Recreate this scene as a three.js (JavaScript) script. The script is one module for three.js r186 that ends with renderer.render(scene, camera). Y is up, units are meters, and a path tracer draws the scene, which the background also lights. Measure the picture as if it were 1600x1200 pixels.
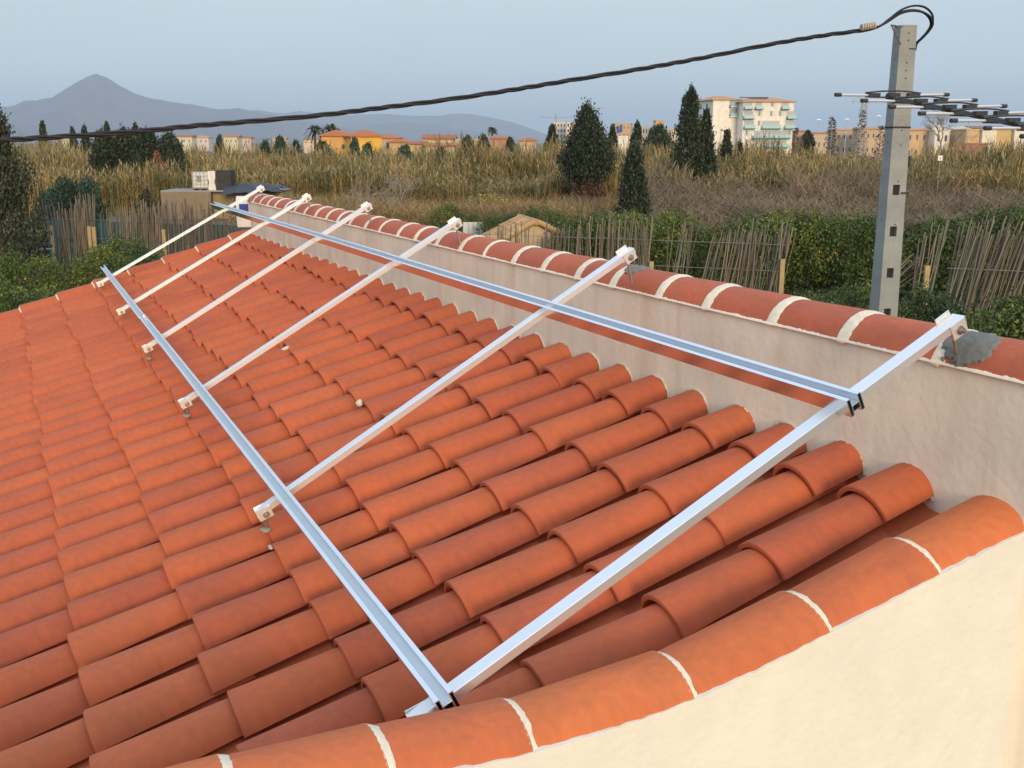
import * as THREE from 'three';
import { mergeGeometries } from 'three/addons/utils/BufferGeometryUtils.js';
import { ImprovedNoise } from 'three/addons/math/ImprovedNoise.js';
import { Brush, Evaluator, SUBTRACTION } from 'three-bvh-csg';

// ---------------------------------------------------------------- camera, sky, sun, exposure
const EYE = 4.2, F = 1660, PITCH = THREE.MathUtils.degToRad(12.82);
const scene = new THREE.Scene();
const camera = new THREE.PerspectiveCamera(THREE.MathUtils.radToDeg(2 * Math.atan(600 / F)), 4 / 3, 0.1, 40000);
camera.position.set(0, EYE, 0);
camera.rotation.x = -PITCH;
const renderer = new THREE.WebGLRenderer({ antialias: true });
renderer.setSize(1024, 768);
renderer.toneMapping = THREE.LinearToneMapping;
renderer.toneMappingExposure = 1.12;
renderer.shadowMap.enabled = true;

const SUN_AZ = THREE.MathUtils.degToRad(166), SUN_EL = THREE.MathUtils.degToRad(12.5);
const sunDir = new THREE.Vector3(Math.sin(SUN_AZ) * Math.cos(SUN_EL), Math.sin(SUN_EL), -Math.cos(SUN_AZ) * Math.cos(SUN_EL));
const sun = new THREE.DirectionalLight(new THREE.Color().setRGB(1, 0.77, 0.5), 2.95);
sun.position.copy(sunDir).multiplyScalar(120);
sun.castShadow = true;
sun.shadow.radius = 30;
Object.assign(sun.shadow.camera, { left: -90, right: 90, top: 60, bottom: -60, near: 1, far: 400 });
sun.shadow.mapSize.set(2048, 2048);
scene.add(sun, sun.target);
const noise3 = new ImprovedNoise();
{
  const W = 512, H = 256, data = new Float32Array(W * H * 4);
  const mix = (a, b, t) => a + (b - a) * t, ss = (a, b, x) => { const t = Math.min(1, Math.max(0, (x - a) / (b - a))); return t * t * (3 - 2 * t); };
  for (let j = 0; j < H; j++) for (let i = 0; i < W; i++) {
    const el = ((j + 0.5) / H - 0.5) * Math.PI, a = ((i + 0.5) / W - 0.5) * 2 * Math.PI;
    const d = [Math.cos(a) * Math.cos(el), Math.sin(el), Math.sin(a) * Math.cos(el)];
    const e = Math.max(0, el) * 57.3;
    const t = ss(0, 38, e), t2 = ss(35, 90, e);
    let c = [mix(mix(0.56, 0.68, t), 1.0, t2), mix(mix(0.665, 0.865, t), 1.10, t2), mix(mix(0.71, 1.11, t), 1.22, t2)];
    // high thin cloud, streaky
    const n = noise3.noise(d[0] * 3.1 + 4, d[1] * 9, d[2] * 3.1) * 0.6 + noise3.noise(d[0] * 7 + 1, d[1] * 22 + 3, d[2] * 7) * 0.4;
    const w = 0.5 + 0.5 * n;
    c = c.map((v, k) => v * (0.96 + 0.09 * w) + [0.03, 0.022, 0.012][k] * w);
    // warm brightening towards the low, veiled sun
    const g = Math.max(0, d[0] * sunDir.x + d[1] * sunDir.y + d[2] * sunDir.z);
    const glow = Math.pow(g, 6) * 0.5 + Math.pow(g, 40) * 1.2;
    c = [c[0] + glow * 0.9, c[1] + glow * 0.62, c[2] + glow * 0.36];
    if (el < 0) c = [0.22, 0.2, 0.16];
    data.set([...c, 1], (j * W + i) * 4);
  }
  const sky = new THREE.DataTexture(data, W, H, THREE.RGBAFormat, THREE.FloatType);
  sky.mapping = THREE.EquirectangularReflectionMapping;
  sky.magFilter = sky.minFilter = THREE.LinearFilter;
  sky.needsUpdate = true;
  scene.background = sky;
  scene.environment = sky;
}
scene.fog = new THREE.FogExp2(new THREE.Color().setRGB(0.64, 0.80, 1.0), 1.0e-4);

// ---------------------------------------------------------------- helpers
let seed = 20240611;
const rnd = () => { seed |= 0; seed = (seed + 0x6D2B79F5) | 0; let t = Math.imul(seed ^ (seed >>> 15), 1 | seed); t = (t + Math.imul(t ^ (t >>> 7), 61 | t)) ^ t; return ((t ^ (t >>> 14)) >>> 0) / 4294967296; };
const rr = (a, b) => a + (b - a) * rnd();
const gauss = () => Math.sqrt(-2 * Math.log(1 - rnd() * 0.9999)) * Math.cos(2 * Math.PI * rnd());
const V = (x, y, z) => new THREE.Vector3(x, y, z);
const lerp = (a, b, t) => a + (b - a) * t;
const rad = THREE.MathUtils.degToRad;
const used = {};
const numbered = (n) => { const k = (used[n] = (used[n] ?? -1) + 1); return k ? `${n}_${String(k).padStart(3, '0')}` : n; };
function tag(o, label, category, group) {
  o.userData.label = label; o.userData.category = category;
  if (group) o.userData.group = group;
  return o;
}
function thing(name, label, category, pos = [0, 0, 0], turn = 0, group) {
  const o = new THREE.Group(); o.name = numbered(name); o.position.set(...pos); o.rotation.y = turn; scene.add(o);
  return tag(o, label, category, group);
}
function part(name, geo, mat, parent, label) {
  const m = new THREE.Mesh(geo, mat); m.name = name; m.castShadow = m.receiveShadow = true; parent.add(m);
  if (label) m.userData.label = label;
  return m;
}
function struct(name, geo, mat) { const m = part(numbered(name), geo, mat, scene); m.userData.kind = 'structure'; return m; }
function clean(g) {
  if (g.index) g = g.toNonIndexed();
  for (const k of Object.keys(g.attributes)) if (!['position', 'normal', 'uv'].includes(k)) g.deleteAttribute(k);
  if (!g.attributes.normal) g.computeVertexNormals();
  if (!g.attributes.uv) g.setAttribute('uv', new THREE.BufferAttribute(new Float32Array(g.attributes.position.count * 2), 2));
  return g;
}
const merge = (...l) => mergeGeometries(l.flat().map(clean));
const box = (w, h, d, x = 0, y = 0, z = 0) => new THREE.BoxGeometry(w, h, d).translate(x, y, z);
function bar(a, b, r0, r1 = r0, n = 5) {            // tapered rod from a to b
  const d = b.clone().sub(a), L = d.length();
  const g = new THREE.CylinderGeometry(r1, r0, L, n, 1);
  g.applyQuaternion(new THREE.Quaternion().setFromUnitVectors(V(0, 1, 0), d.normalize()));
  return g.translate((a.x + b.x) / 2, (a.y + b.y) / 2, (a.z + b.z) / 2);
}
function metreUV(g, s = 1) {                        // box-projected uv in metres
  g = clean(g); const p = g.attributes.position, n = g.attributes.normal, uv = g.attributes.uv;
  for (let i = 0; i < p.count; i++) {
    const ax = Math.abs(n.getX(i)), ay = Math.abs(n.getY(i)), az = Math.abs(n.getZ(i));
    const [u, v] = ay > ax && ay > az ? [p.getX(i), p.getZ(i)] : ax > az ? [p.getZ(i), p.getY(i)] : [p.getX(i), p.getY(i)];
    uv.setXY(i, u * s, v * s);
  }
  return g;
}
// where a pixel of a 1600 x 1200 frame lies at a forward distance z: used to place things at their real distance
const SP = Math.sin(PITCH), CP = Math.cos(PITCH);
const yAt = (py, z) => { const q = (600 - py) / F; return EYE + z * (q * CP - SP) / (q * SP + CP); };
const xAt = (px, y, z) => (px - 800) / F * (-(y - EYE) * SP + z * CP);
const at = (px, py, z) => { const y = yAt(py, z); return V(xAt(px, y, z), y, -z); };
const foot = (px, z) => [xAt(px, 0, z), 0, -z];

// ---------------------------------------------------------------- textures and materials
const fbm = (x, y, z, o = 4) => { let s = 0, a = 0.5; for (let k = 0; k < o; k++) { s += a * noise3.noise(x, y, z); x *= 2.03; y *= 2.03; z += 7.7; a *= 0.5; } return s; };
function tex(n, rep, fn, srgb = true) {             // fn(x, y) -> [r,g,b] in 0..1 (sRGB), x and y in 0..1
  const d = new Uint8Array(n * n * 4);
  for (let j = 0; j < n; j++) for (let i = 0; i < n; i++) {
    const c = fn(i / n, j / n);
    for (let k = 0; k < 3; k++) d[(j * n + i) * 4 + k] = Math.max(0, Math.min(255, Math.round(c[k] * 255)));
    d[(j * n + i) * 4 + 3] = 255;
  }
  const t = new THREE.DataTexture(d, n, n); t.wrapS = t.wrapT = THREE.MirroredRepeatWrapping; t.magFilter = THREE.LinearFilter;
  t.minFilter = THREE.LinearMipmapLinearFilter; t.generateMipmaps = true; t.repeat.set(rep, rep);
  if (srgb) t.colorSpace = THREE.SRGBColorSpace;
  t.needsUpdate = true; return t;
}
const std = (r, g, b, rough = 0.9, metal = 0, extra = {}) => new THREE.MeshStandardMaterial({ color: new THREE.Color().setRGB(r, g, b), roughness: rough, metalness: metal, ...extra });
// fired clay: fine grain, soft blotches, a few pale specks of lime
const clayTex = tex(512, 0.8, (x, y) => {
  const a = fbm(x * 9, y * 9, 1), b = fbm(x * 60, y * 60, 5, 3), s = noise3.noise(x * 130, y * 130, 9) > 0.66 ? 0.10 : 0, dk = Math.max(0, fbm(x * 5 + 3, y * 14, 21) - 0.12);
  const v = 0.95 + a * 0.10 + b * 0.09 - dk * 0.10 + s;
  return [v, v * (1 - a * 0.05) + s * 0.3, v * (1 - a * 0.09) + s * 0.5];
});
const clayBump = tex(512, 0.8, (x, y) => { const v = 0.5 + fbm(x * 70, y * 70, 3, 3) * 0.5 + fbm(x * 14, y * 14, 8, 2) * 0.35; return [v, v, v]; }, false);
const clay = [[0.495, 0.110, 0.039], [0.515, 0.118, 0.040], [0.475, 0.104, 0.039], [0.505, 0.113, 0.037], [0.455, 0.101, 0.041], [0.53, 0.124, 0.041]].map(([r, g, b], i) =>
  std(r, g, b, [0.78, 0.82, 0.76, 0.8, 0.84, 0.79][i], 0, { map: clayTex, bumpMap: clayBump, bumpScale: 0.0012 }));
const clayRidge = [[0.50, 0.112, 0.044], [0.53, 0.12, 0.045], [0.48, 0.106, 0.043]].map(([r, g, b]) => std(r, g, b, 0.72, 0, { map: clayTex, bumpMap: clayBump, bumpScale: 0.001 }));
const clayVerge = [[0.58, 0.145, 0.044], [0.61, 0.158, 0.046], [0.56, 0.138, 0.044]].map(([r, g, b]) => std(r, g, b, 0.78, 0, { map: clayTex, bumpMap: clayBump, bumpScale: 0.001 }));
// painted render with trowel marks and weather streaks
const wallTex = tex(1024, 0.5, (x, y) => {
  const a = fbm(x * 6, y * 6, 2, 5), tr = fbm(x * 26, y * 16, 12, 3), st = fbm(x * 44, y * 2.2, 31, 3), st2 = Math.max(0, fbm(x * 20 + 5, y * 1.2, 41, 2) - 0.1);
  const v = 0.945 + a * 0.09 + tr * 0.035 + st * 0.035 - st2 * 0.09;
  return [v, v * (0.995 - st2 * 0.10), v * (0.985 - a * 0.03 - st2 * 0.16)];
});
const wallBump = tex(1024, 0.5, (x, y) => { const v = 0.5 + fbm(x * 90, y * 90, 6, 3) * 0.35 + fbm(x * 22 + 2 * fbm(x * 5, y * 5, 3, 2), y * 15, 14, 4) * 0.6; return [v, v, v]; }, false);
const plasterTex = tex(1024, 0.5, (x, y) => { const a = fbm(x * 6, y * 6, 2, 5), tr = fbm(x * 26, y * 16, 12, 3), v = 0.965 + a * 0.03 + tr * 0.035; return [v, v, v * (0.99 - a * 0.02)]; });
const plaster = std(0.82, 0.765, 0.655, 0.92, 0, { map: plasterTex, bumpMap: wallBump, bumpScale: 0.0028 });
const stucco = std(0.88, 0.765, 0.605, 0.9, 0, { map: wallTex, bumpMap: wallBump, bumpScale: 0.0026 });
const mortar = std(0.86, 0.745, 0.57, 0.95, 0, { map: clayTex, bumpMap: clayBump, bumpScale: 0.003 });
const cement = std(0.20, 0.195, 0.18, 0.95, 0, { map: wallTex, bumpMap: wallBump, bumpScale: 0.006 });
const cementPale = std(0.36, 0.32, 0.27, 0.95, 0, { map: clayTex });
const aluTex = tex(256, 1, (x, y) => { const v = 0.97 + fbm(x * 5, y * 5, 3) * 0.04 + fbm(x * 3, y * 60, 4, 2) * 0.02; return [v, v, v * 1.005]; });
const aluRough = tex(256, 1, (x, y) => { const v = 0.8 + fbm(x * 6, y * 6, 8) * 0.35 + fbm(x * 3, y * 40, 2, 2) * 0.12; return [v, v, v]; }, false);
const alu = std(0.90, 0.90, 0.915, 0.27, 1, { map: aluTex, roughnessMap: aluRough });
const aluDull = std(0.60, 0.63, 0.65, 0.5, 1, { roughnessMap: aluRough });
const aluBracket = std(0.80, 0.77, 0.71, 0.45, 0.65, { roughnessMap: aluRough });
const aluBar = std(0.90, 0.89, 0.88, 0.42, 0.9, { map: aluTex });
const steel = std(0.36, 0.32, 0.28, 0.45, 0.9);
const black = std(0.011, 0.011, 0.013, 0.7);
const concTex = tex(512, 0.7, (x, y) => { const v = 0.93 + fbm(x * 5, y * 8, 3) * 0.13 + fbm(x * 80, y * 80, 6, 2) * 0.09 + (noise3.noise(x * 120, y * 120, 2) > 0.6 ? -0.12 : 0) + fbm(x * 30, y * 1.5, 16, 2) * 0.06; return [v, v, v * 0.99]; });
const concrete = std(0.305, 0.315, 0.305, 0.92, 0, { map: concTex, bumpMap: clayBump, bumpScale: 0.0015 });
const timber = std(0.45, 0.33, 0.16, 0.9, 0, { map: concTex });
const bark = std(0.12, 0.085, 0.055, 0.95), greyBark = std(0.26, 0.225, 0.19, 0.95);
const foliage = new THREE.MeshStandardMaterial({ vertexColors: true, roughness: 0.62, side: THREE.DoubleSide });
const dryPlant = new THREE.MeshStandardMaterial({ vertexColors: true, roughness: 0.85, side: THREE.DoubleSide });

// ---------------------------------------------------------------- ground and mountains
{
  const g = new THREE.PlaneGeometry(40000, 40000, 260, 260).rotateX(-Math.PI / 2);
  const p = g.attributes.position, c = new Float32Array(p.count * 3);
  for (let i = 0; i < p.count; i++) { p.setX(i, Math.sign(p.getX(i)) * Math.pow(Math.abs(p.getX(i)) / 20000, 2.6) * 20000); p.setZ(i, Math.sign(p.getZ(i)) * Math.pow(Math.abs(p.getZ(i)) / 20000, 2.6) * 20000); }
  for (let i = 0; i < p.count; i++) { const n = fbm(p.getX(i) * 0.05, p.getZ(i) * 0.05, 3); c.set([0.17 + n * 0.08, 0.14 + n * 0.08, 0.08 + n * 0.03], i * 3); }
  const uv = g.attributes.uv; for (let i = 0; i < p.count; i++) uv.setXY(i, p.getX(i) * 0.2, p.getZ(i) * 0.2);
  g.setAttribute('color', new THREE.BufferAttribute(c, 3)); g.computeVertexNormals();
  struct('ground', g, new THREE.MeshStandardMaterial({ vertexColors: true, roughness: 1, map: tex(512, 1, (x, y) => { const v = 0.85 + fbm(x * 20, y * 20, 2, 5) * 0.5; return [v, v, v]; }) }));
}
function mountain(name, z0, pts, depth, rough, col, s0) {    // pts: outline of the crest as [px, py]; a terrain with gullies and spurs
  const NX = 260, NZ = 26, X = (px) => xAt(px, EYE, z0), xs = pts.map((q) => X(q[0])), ys = pts.map((q) => yAt(q[1], z0));
  const crest = (x) => { if (x <= xs[0]) return ys[0]; for (let i = 1; i < xs.length; i++) if (x < xs[i]) { const t = (x - xs[i - 1]) / (xs[i] - xs[i - 1]); return lerp(ys[i - 1], ys[i], t); } return ys.at(-1); };
  const pos = [], idx = [], col3 = [];
  for (let j = 0; j <= NZ; j++) for (let i = 0; i <= NX; i++) {
    const x = lerp(xs[0], xs.at(-1), i / NX), t = j / NZ * 2 - 1;             // t: -1 front foot, 0 crest, 1 back foot
    const h = crest(x), f = Math.pow(Math.max(0, 1 - Math.abs(t)), 1.15);
    const gul = Math.abs(fbm(x * rough * 1.3 + s0, t * 1.6, s0 + 2, 5)), fine = fbm(x * rough * 6, t * 7, s0, 3);
    const y = h * f * (1 - (1 - f) * (0.25 + gul * 1.5)) + h * fine * 0.16 * Math.min(1, Math.abs(t) * 4) * f + h * (noise3.noise(x * rough * 11, s0, 1) * 0.018 + noise3.noise(x * rough * 31, s0, 4) * 0.012) * f;
    pos.push(x, Math.max(-2, y), -z0 - t * depth);
    const n = fbm(x * rough * 9, t * 12, s0 + 8, 4) * 1.6 + gul * 0.8 - 0.15;
    col3.push(col[0] + n * 0.05, col[1] + n * 0.035, col[2] + n * 0.03);
    if (i < NX && j < NZ) { const a = j * (NX + 1) + i; idx.push(a, a + 1, a + NX + 1, a + 1, a + NX + 2, a + NX + 1); }
  }
  const g = new THREE.BufferGeometry();
  g.setAttribute('position', new THREE.Float32BufferAttribute(pos, 3)); g.setAttribute('color', new THREE.Float32BufferAttribute(col3, 3)); g.setIndex(idx); g.computeVertexNormals();
  return struct(name, g, new THREE.MeshStandardMaterial({ vertexColors: true, roughness: 1, side: THREE.DoubleSide }));
}
mountain('mountain', 9000, [[-420, 215], [-260, 196], [-120, 178], [-30, 163], [-6, 160], [12, 168], [30, 164], [46, 157], [62, 157], [96, 150], [110, 139], [126, 129], [144, 121], [160, 115], [174, 120], [192, 133], [214, 145], [246, 155], [262, 158], [300, 163], [346, 171], [375, 169], [400, 175], [450, 184], [520, 196], [600, 208], [690, 222]], 2200, 0.00075, [0.12, 0.105, 0.10], 3.3);
mountain('mountain', 13000, [[260, 222], [330, 190], [380, 173], [405, 172], [430, 176], [448, 177], [470, 173], [490, 176], [520, 181], [560, 179], [600, 178], [650, 181], [690, 181], [704, 178], [735, 178], [770, 184], [800, 191], [830, 201], [850, 209], [890, 219], [930, 223]], 2400, 0.0005, [0.13, 0.12, 0.115], 8.1);
mountain('mountain', 10500, [[480, 224], [540, 204], [580, 196], [630, 190], [680, 195], [740, 204], [800, 212], [860, 222]], 1300, 0.0008, [0.12, 0.11, 0.10], 5.2);

// ---------------------------------------------------------------- the house: roof frame
const AL = rad(16.9), CA = Math.cos(AL), SA = Math.sin(AL), TW = 0.23, TL = 0.30466, RY = EYE - 0.73635;
const house = thing('house', 'white rendered house under an orange clay tile roof with a tiled parapet', 'house', [1.19655, 0, -2.38246], rad(25.38));
// house axes: x = up the slope (horizontal), y = up, z = -(along the ridge, away from the viewer)
const hp = (v, u, y) => V(u, RY + y, -v);                             // ridge distance, slope run, height over the roof origin
const rp = (v, s, n = 0) => V(s * CA - n * SA, RY + s * SA + n * CA, -v);   // on the roof: s up the slope, n off the tile crests

function tileGeo(L, w0, w1, h0, h1, th, uo, seg = 12, span = Math.PI) {    // half-round tapered tile; axis +x up-slope, crest of the lower end at the origin
  const rings = [], pos = [], uv = [], idx = [];
  const ring = (x, w, h, lift, inn) => {
    const r = []; for (let i = 0; i <= seg; i++) { const a = (i / seg - 0.5) * span; r.push([x, Math.cos(a) * (h - inn) - h + lift, Math.sin(a) * (w - inn)]); } return r;
  };
  const drop = -0.021 * L / TL, b = 0.0022;
  const O0 = ring(0, w0, h0, -b * 0.6, b), O1 = ring(b, w0, h0, 0, 0), O2 = ring(L, w1, h1, drop, 0), I0 = ring(0, w0, h0, 0, th), I2 = ring(L, w1, h1, drop, th);
  const strip = (A, B, flip) => {
    const base = pos.length / 3;
    for (const R of [A, B]) for (let i = 0; i <= seg; i++) { pos.push(...R[i]); uv.push(R[i][0] + uo[0], R[i][2] * 1.3 + R[i][1] * 0.7 + uo[1]); }
    for (let i = 0; i < seg; i++) { const a = base + i, c = base + seg + 1 + i; flip ? idx.push(a, c, a + 1, a + 1, c, c + 1) : idx.push(a, a + 1, c, a + 1, c + 1, c); }
  };
  strip(O1, O2, false); strip(O0, O1, false); strip(I0, O0, false); strip(I2, I0, false);
  for (const k of [0, seg]) {                                        // the long edges
    const base = pos.length / 3;
    for (const R of [O0, O2, I0, I2]) { pos.push(...R[k]); uv.push(R[k][0] + uo[0], R[k][2] + uo[1]); }
    k ? idx.push(base, base + 2, base + 1, base + 1, base + 2, base + 3) : idx.push(base, base + 1, base + 2, base + 1, base + 3, base + 2);
  }
  const g = new THREE.BufferGeometry();
  g.setAttribute('position', new THREE.Float32BufferAttribute(pos, 3)); g.setAttribute('uv', new THREE.Float32BufferAttribute(uv, 2)); g.setIndex(idx); g.computeVertexNormals();
  return g;
}
const roof = part('roof', metreUV(box(3.46, 0.1, 8.2, -1.63, -0.19, 0)), stucco, house);
roof.position.copy(rp(4.0, 0)); roof.rotation.z = AL;
// frame of the roof part: x = s, y = n, z = -(v - 4)
const coverGeo = [...Array(8)].map(() => tileGeo(0.40, 0.0925 * rr(0.98, 1.02), 0.07, 0.084 * rr(0.97, 1.04), 0.07, 0.0125, [rr(0, 9), rr(0, 9)], 12, 2.62));
const coverTop = [...Array(3)].map(() => tileGeo(0.275, 0.0925, 0.077, 0.084, 0.074, 0.0125, [rr(0, 9), rr(0, 9)], 12, 2.62));
const panGeo = [...Array(4)].map(() => tileGeo(0.40, 0.088, 0.1, 0.05, 0.058, 0.012, [rr(0, 9), rr(0, 9)], 8));
const spare = [], sparePan = [];
function setTile(m, v, s, n, wig) { m.position.set(s, n, -(v - 4)); m.rotation.set(rr(-1, 1) * 0.03 * wig, gauss() * 0.014 * wig, rr(-1, 1) * 0.006 * wig); }
for (let j = 1; j <= 10; j++) for (let k = 1; k <= 34; k++) {
  const top = j === 1, g = top ? coverTop[(k * 7) % 3] : coverGeo[Math.floor(rnd() * 8)];
  const m = new THREE.Mesh(g, clay[Math.floor(rnd() * 6)]);
  setTile(m, k * TW + rr(-0.007, 0.007), -j * TL + rr(-0.016, 0.016), rr(-0.003, 0.003), 1);
  if (j <= 8) { m.name = 'roof_tile'; m.castShadow = m.receiveShadow = true; roof.add(m); } else { m.updateMatrix(); spare.push(g.clone().applyMatrix4(m.matrix)); }
}
for (let j = 1; j <= 10; j++) for (let k = 0; k <= 34; k++) {          // channel tiles lie hollow side up between the cover tiles
  const g = panGeo[(j * 3 + k) % 4].clone().scale(1, -1, 1);
  const gi = g.index.array; for (let i = 0; i < gi.length; i += 3) { const t = gi[i]; gi[i] = gi[i + 1]; gi[i + 1] = t; } g.computeVertexNormals();
  const m = new THREE.Mesh(g, clay[(j + k * 5) % 6]);
  setTile(m, (k + 0.5) * TW + rr(-0.005, 0.005), -j * TL - 0.1 + rr(-0.015, 0.015), -0.121, 1);
  m.rotation.z -= 0.045;
  if (j <= 8 && k <= 8) { m.name = 'channel_tile'; m.castShadow = m.receiveShadow = true; roof.add(m); } else { m.updateMatrix(); sparePan.push(g.applyMatrix4(m.matrix)); }
}
part('roof_tile', merge(spare), clay[0], roof).userData.kind = 'stuff';
part('channel_tile', merge(sparePan), clay[2], roof).userData.kind = 'stuff';
// crumbs of mortar left on the tiles
function lump(r, sx, sy, sz) { const g = new THREE.IcosahedronGeometry(r, 2), p = g.attributes.position; for (let i = 0; i < p.count; i++) { const k = 1 + 0.5 * noise3.noise(p.getX(i) * 60 + r * 999, p.getY(i) * 60, p.getZ(i) * 60); p.setXYZ(i, p.getX(i) * k * sx, p.getY(i) * k * sy, p.getZ(i) * k * sz); } g.computeVertexNormals(); return g; }
for (const [v, s, n, r, a, b, c] of [[2.30, -0.94, 0.006, 0.014, 1, 0.9, 1], [3.55, -0.93, 0.004, 0.014, 1.5, 0.6, 1], [1.43, -1.535, -0.022, 0.011, 0.6, 0.5, 1.8]]) {
  const m = part('mortar_crumb', lump(r, a, b, c), mortar, roof); m.position.set(s, n, -(v - 4));
}

// parapet along the top of the slope
const PB = -0.117;
const parapet = part('parapet_wall', metreUV(new THREE.BoxGeometry(0.194, RY + 0.235, 8.06, 1, 1, 1).translate(PB + 0.097, (RY + 0.235) / 2, -(8.06 / 2 - 0.1205))), stucco, house);
const arcP = (a, r, w = 1) => [-0.0265 - Math.cos(a) * r * w, 0.19 + Math.sin(a) * r];       // around the ridge cap
const A0 = 0.34;
function ridgeTile(v0, L, uo) {                                         // v0: near end, the smaller end tucks under the next tile
  const seg = 16, pos = [], uv = [], idx = [];
  const rows = [[v0, 0.1045], [v0 + 0.003, 0.106], [v0 + L - 0.003, 0.1], [v0 + L, 0.099], [v0 + L, 0.085], [v0, 0.09]];
  rows.forEach(([v, r], q) => { for (let i = 0; i <= seg; i++) { const a = lerp(A0, Math.PI - A0, i / seg), [u, y] = arcP(a, r); const P = hp(v, u, y); pos.push(P.x, P.y, P.z); uv.push(v + uo, a * 0.1 + uo); } });
  for (let q = 0; q < rows.length - 1; q++) for (let i = 0; i < seg; i++) { const a = q * (seg + 1) + i, c = a + seg + 1; idx.push(a, a + 1, c, a + 1, c + 1, c); }
  const g = new THREE.BufferGeometry(); g.setAttribute('position', new THREE.Float32BufferAttribute(pos, 3)); g.setAttribute('uv', new THREE.Float32BufferAttribute(uv, 2)); g.setIndex(idx); g.computeVertexNormals(); return g;
}
function mortarBand(v, w, thin) {                                       // hand-laid band of mortar over a joint, uneven edges
  const seg = 30, pos = [], uv = [], idx = [], rows = 5;
  for (let q = 0; q <= rows; q++) for (let i = 0; i <= seg; i++) {
    const a = lerp(A0 - 0.01, Math.PI - A0 + 0.01, i / seg), e = noise3.noise(a * 5, v * 30, q) * 0.006 + noise3.noise(a * 17, v * 30, q) * 0.003;
    const t = q / rows, edge = t === 0 || t === 1, r = t === 0 ? 0.0985 : t === 1 ? 0.1052 : lerp(0.1022, 0.1072, t) + noise3.noise(a * 8, v * 50, q * 2) * 0.0014;
    const [u, y] = arcP(a, r), P = hp(v + 0.005 + (t - 1) * w * (1 + 0.25 * Math.abs(Math.cos(a))) + e * 1.5 * (edge || q === 1 || q === rows - 1 ? 1 : 0), u, y);
    pos.push(P.x, P.y, P.z); uv.push(v + t * w, a * 0.1);
  }
  for (let q = 0; q < rows; q++) for (let i = 0; i < seg; i++) { const a = q * (seg + 1) + i, c = a + seg + 1; idx.push(a, a + 1, c, a + 1, c + 1, c); }
  const g = new THREE.BufferGeometry(); g.setAttribute('position', new THREE.Float32BufferAttribute(pos, 3)); g.setAttribute('uv', new THREE.Float32BufferAttribute(uv, 2)); g.setIndex(idx); g.computeVertexNormals(); return g;
}
const JOINT = [-0.105, 0.184, 0.506, 0.80, 1.123, 1.393, 1.70, 1.967, 2.257, 2.54, 2.849, 3.14, 3.45, 3.765, 4.045, 4.357, 4.64, 4.957, 5.23, 5.5, 5.78, 6.08, 6.37, 6.68, 7.0, 7.27, 7.55, 7.82];
JOINT.forEach((v, i) => {
  const next = JOINT[i + 1] ?? v + 0.3;
  part('ridge_tile', ridgeTile(v, next - v + 0.03, i * 0.7), clayRidge[i % 3], parapet);
  if (i && i < JOINT.length) part('mortar_band', mortarBand(v, i === 10 || i === 15 ? 0.02 : 0.038, i === 10 ? 0.004 : 0), mortar, parapet);
});
// white scree of mortar along the lower edge of the caps, and round the tile tops where they meet the wall
{
  const l = [];
  for (let k = 1; k <= 34; k++) {
    const g = new THREE.TorusGeometry(0.0825, 0.0052, 5, 20, Math.PI * 0.9), p = g.attributes.position;
    for (let i = 0; i < p.count; i++) { const n = 1 + 0.07 * noise3.noise(p.getX(i) * 60, p.getY(i) * 60, k * 3.3); p.setXYZ(i, p.getX(i) * n, p.getY(i) * n * 0.955, p.getZ(i) * (1 + noise3.noise(p.getX(i) * 40, k, 3))); }
    g.rotateZ(0.05 * Math.PI).rotateY(Math.PI / 2); g.translate(0, 0, 0);
    l.push(g.translate(PB - 0.001, RY - 0.05 - 0.079, -k * TW));
  }
  part('mortar_fillet', merge(l), mortar, parapet);
}
{ // ragged plaster along the lower edge of the caps, with runs below the joints
  const pos = [], uv = [], idx = [], N = 1500;
  for (let i = 0; i <= N; i++) {
    const v = lerp(-0.12, 7.9, i / N), jn = JOINT.reduce((m, q) => Math.max(m, Math.exp(-Math.pow((v - q + 0.012) / (0.013 + 0.006 * noise3.noise(q * 9, 1, 2)), 2)) * (0.6 + noise3.noise(q * 31, 5, 1))), 0);
    const rag = 0.001 + 0.010 * Math.abs(fbm(v * 9, 1, 3, 4)) + 0.0025 * noise3.noise(v * 90, 2, 2), a1 = A0 + rag / 0.1 + 0.005, [u1, y1] = arcP(a1, 0.1068), [u0, y0] = arcP(A0 - 0.03, 0.1072);
    const low = y0 - 0.003 - 0.012 * jn - 0.003 * Math.abs(noise3.noise(v * 60, 7, 1));
    for (const [u, y] of [[PB - 0.0008, low], [Math.min(u0, PB - 0.0022), Math.max(low + 0.003, y0 - 0.006)], [Math.min(u0, PB - 0.002), y0], [u1, y1], [u1 + 0.004, y1 + 0.0005]]) { const P = hp(v, u, y); pos.push(P.x, P.y, P.z); uv.push(v, y); }
    if (i < N) for (let q = 0; q < 4; q++) { const k = i * 5 + q; idx.push(k, k + 1, k + 5, k + 1, k + 6, k + 5); }
  }
  const g = new THREE.BufferGeometry(); g.setAttribute('position', new THREE.Float32BufferAttribute(pos, 3)); g.setAttribute('uv', new THREE.Float32BufferAttribute(uv, 2)); g.setIndex(idx); g.computeVertexNormals();
  part('plaster_edge', g, stucco, parapet);
}
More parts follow.
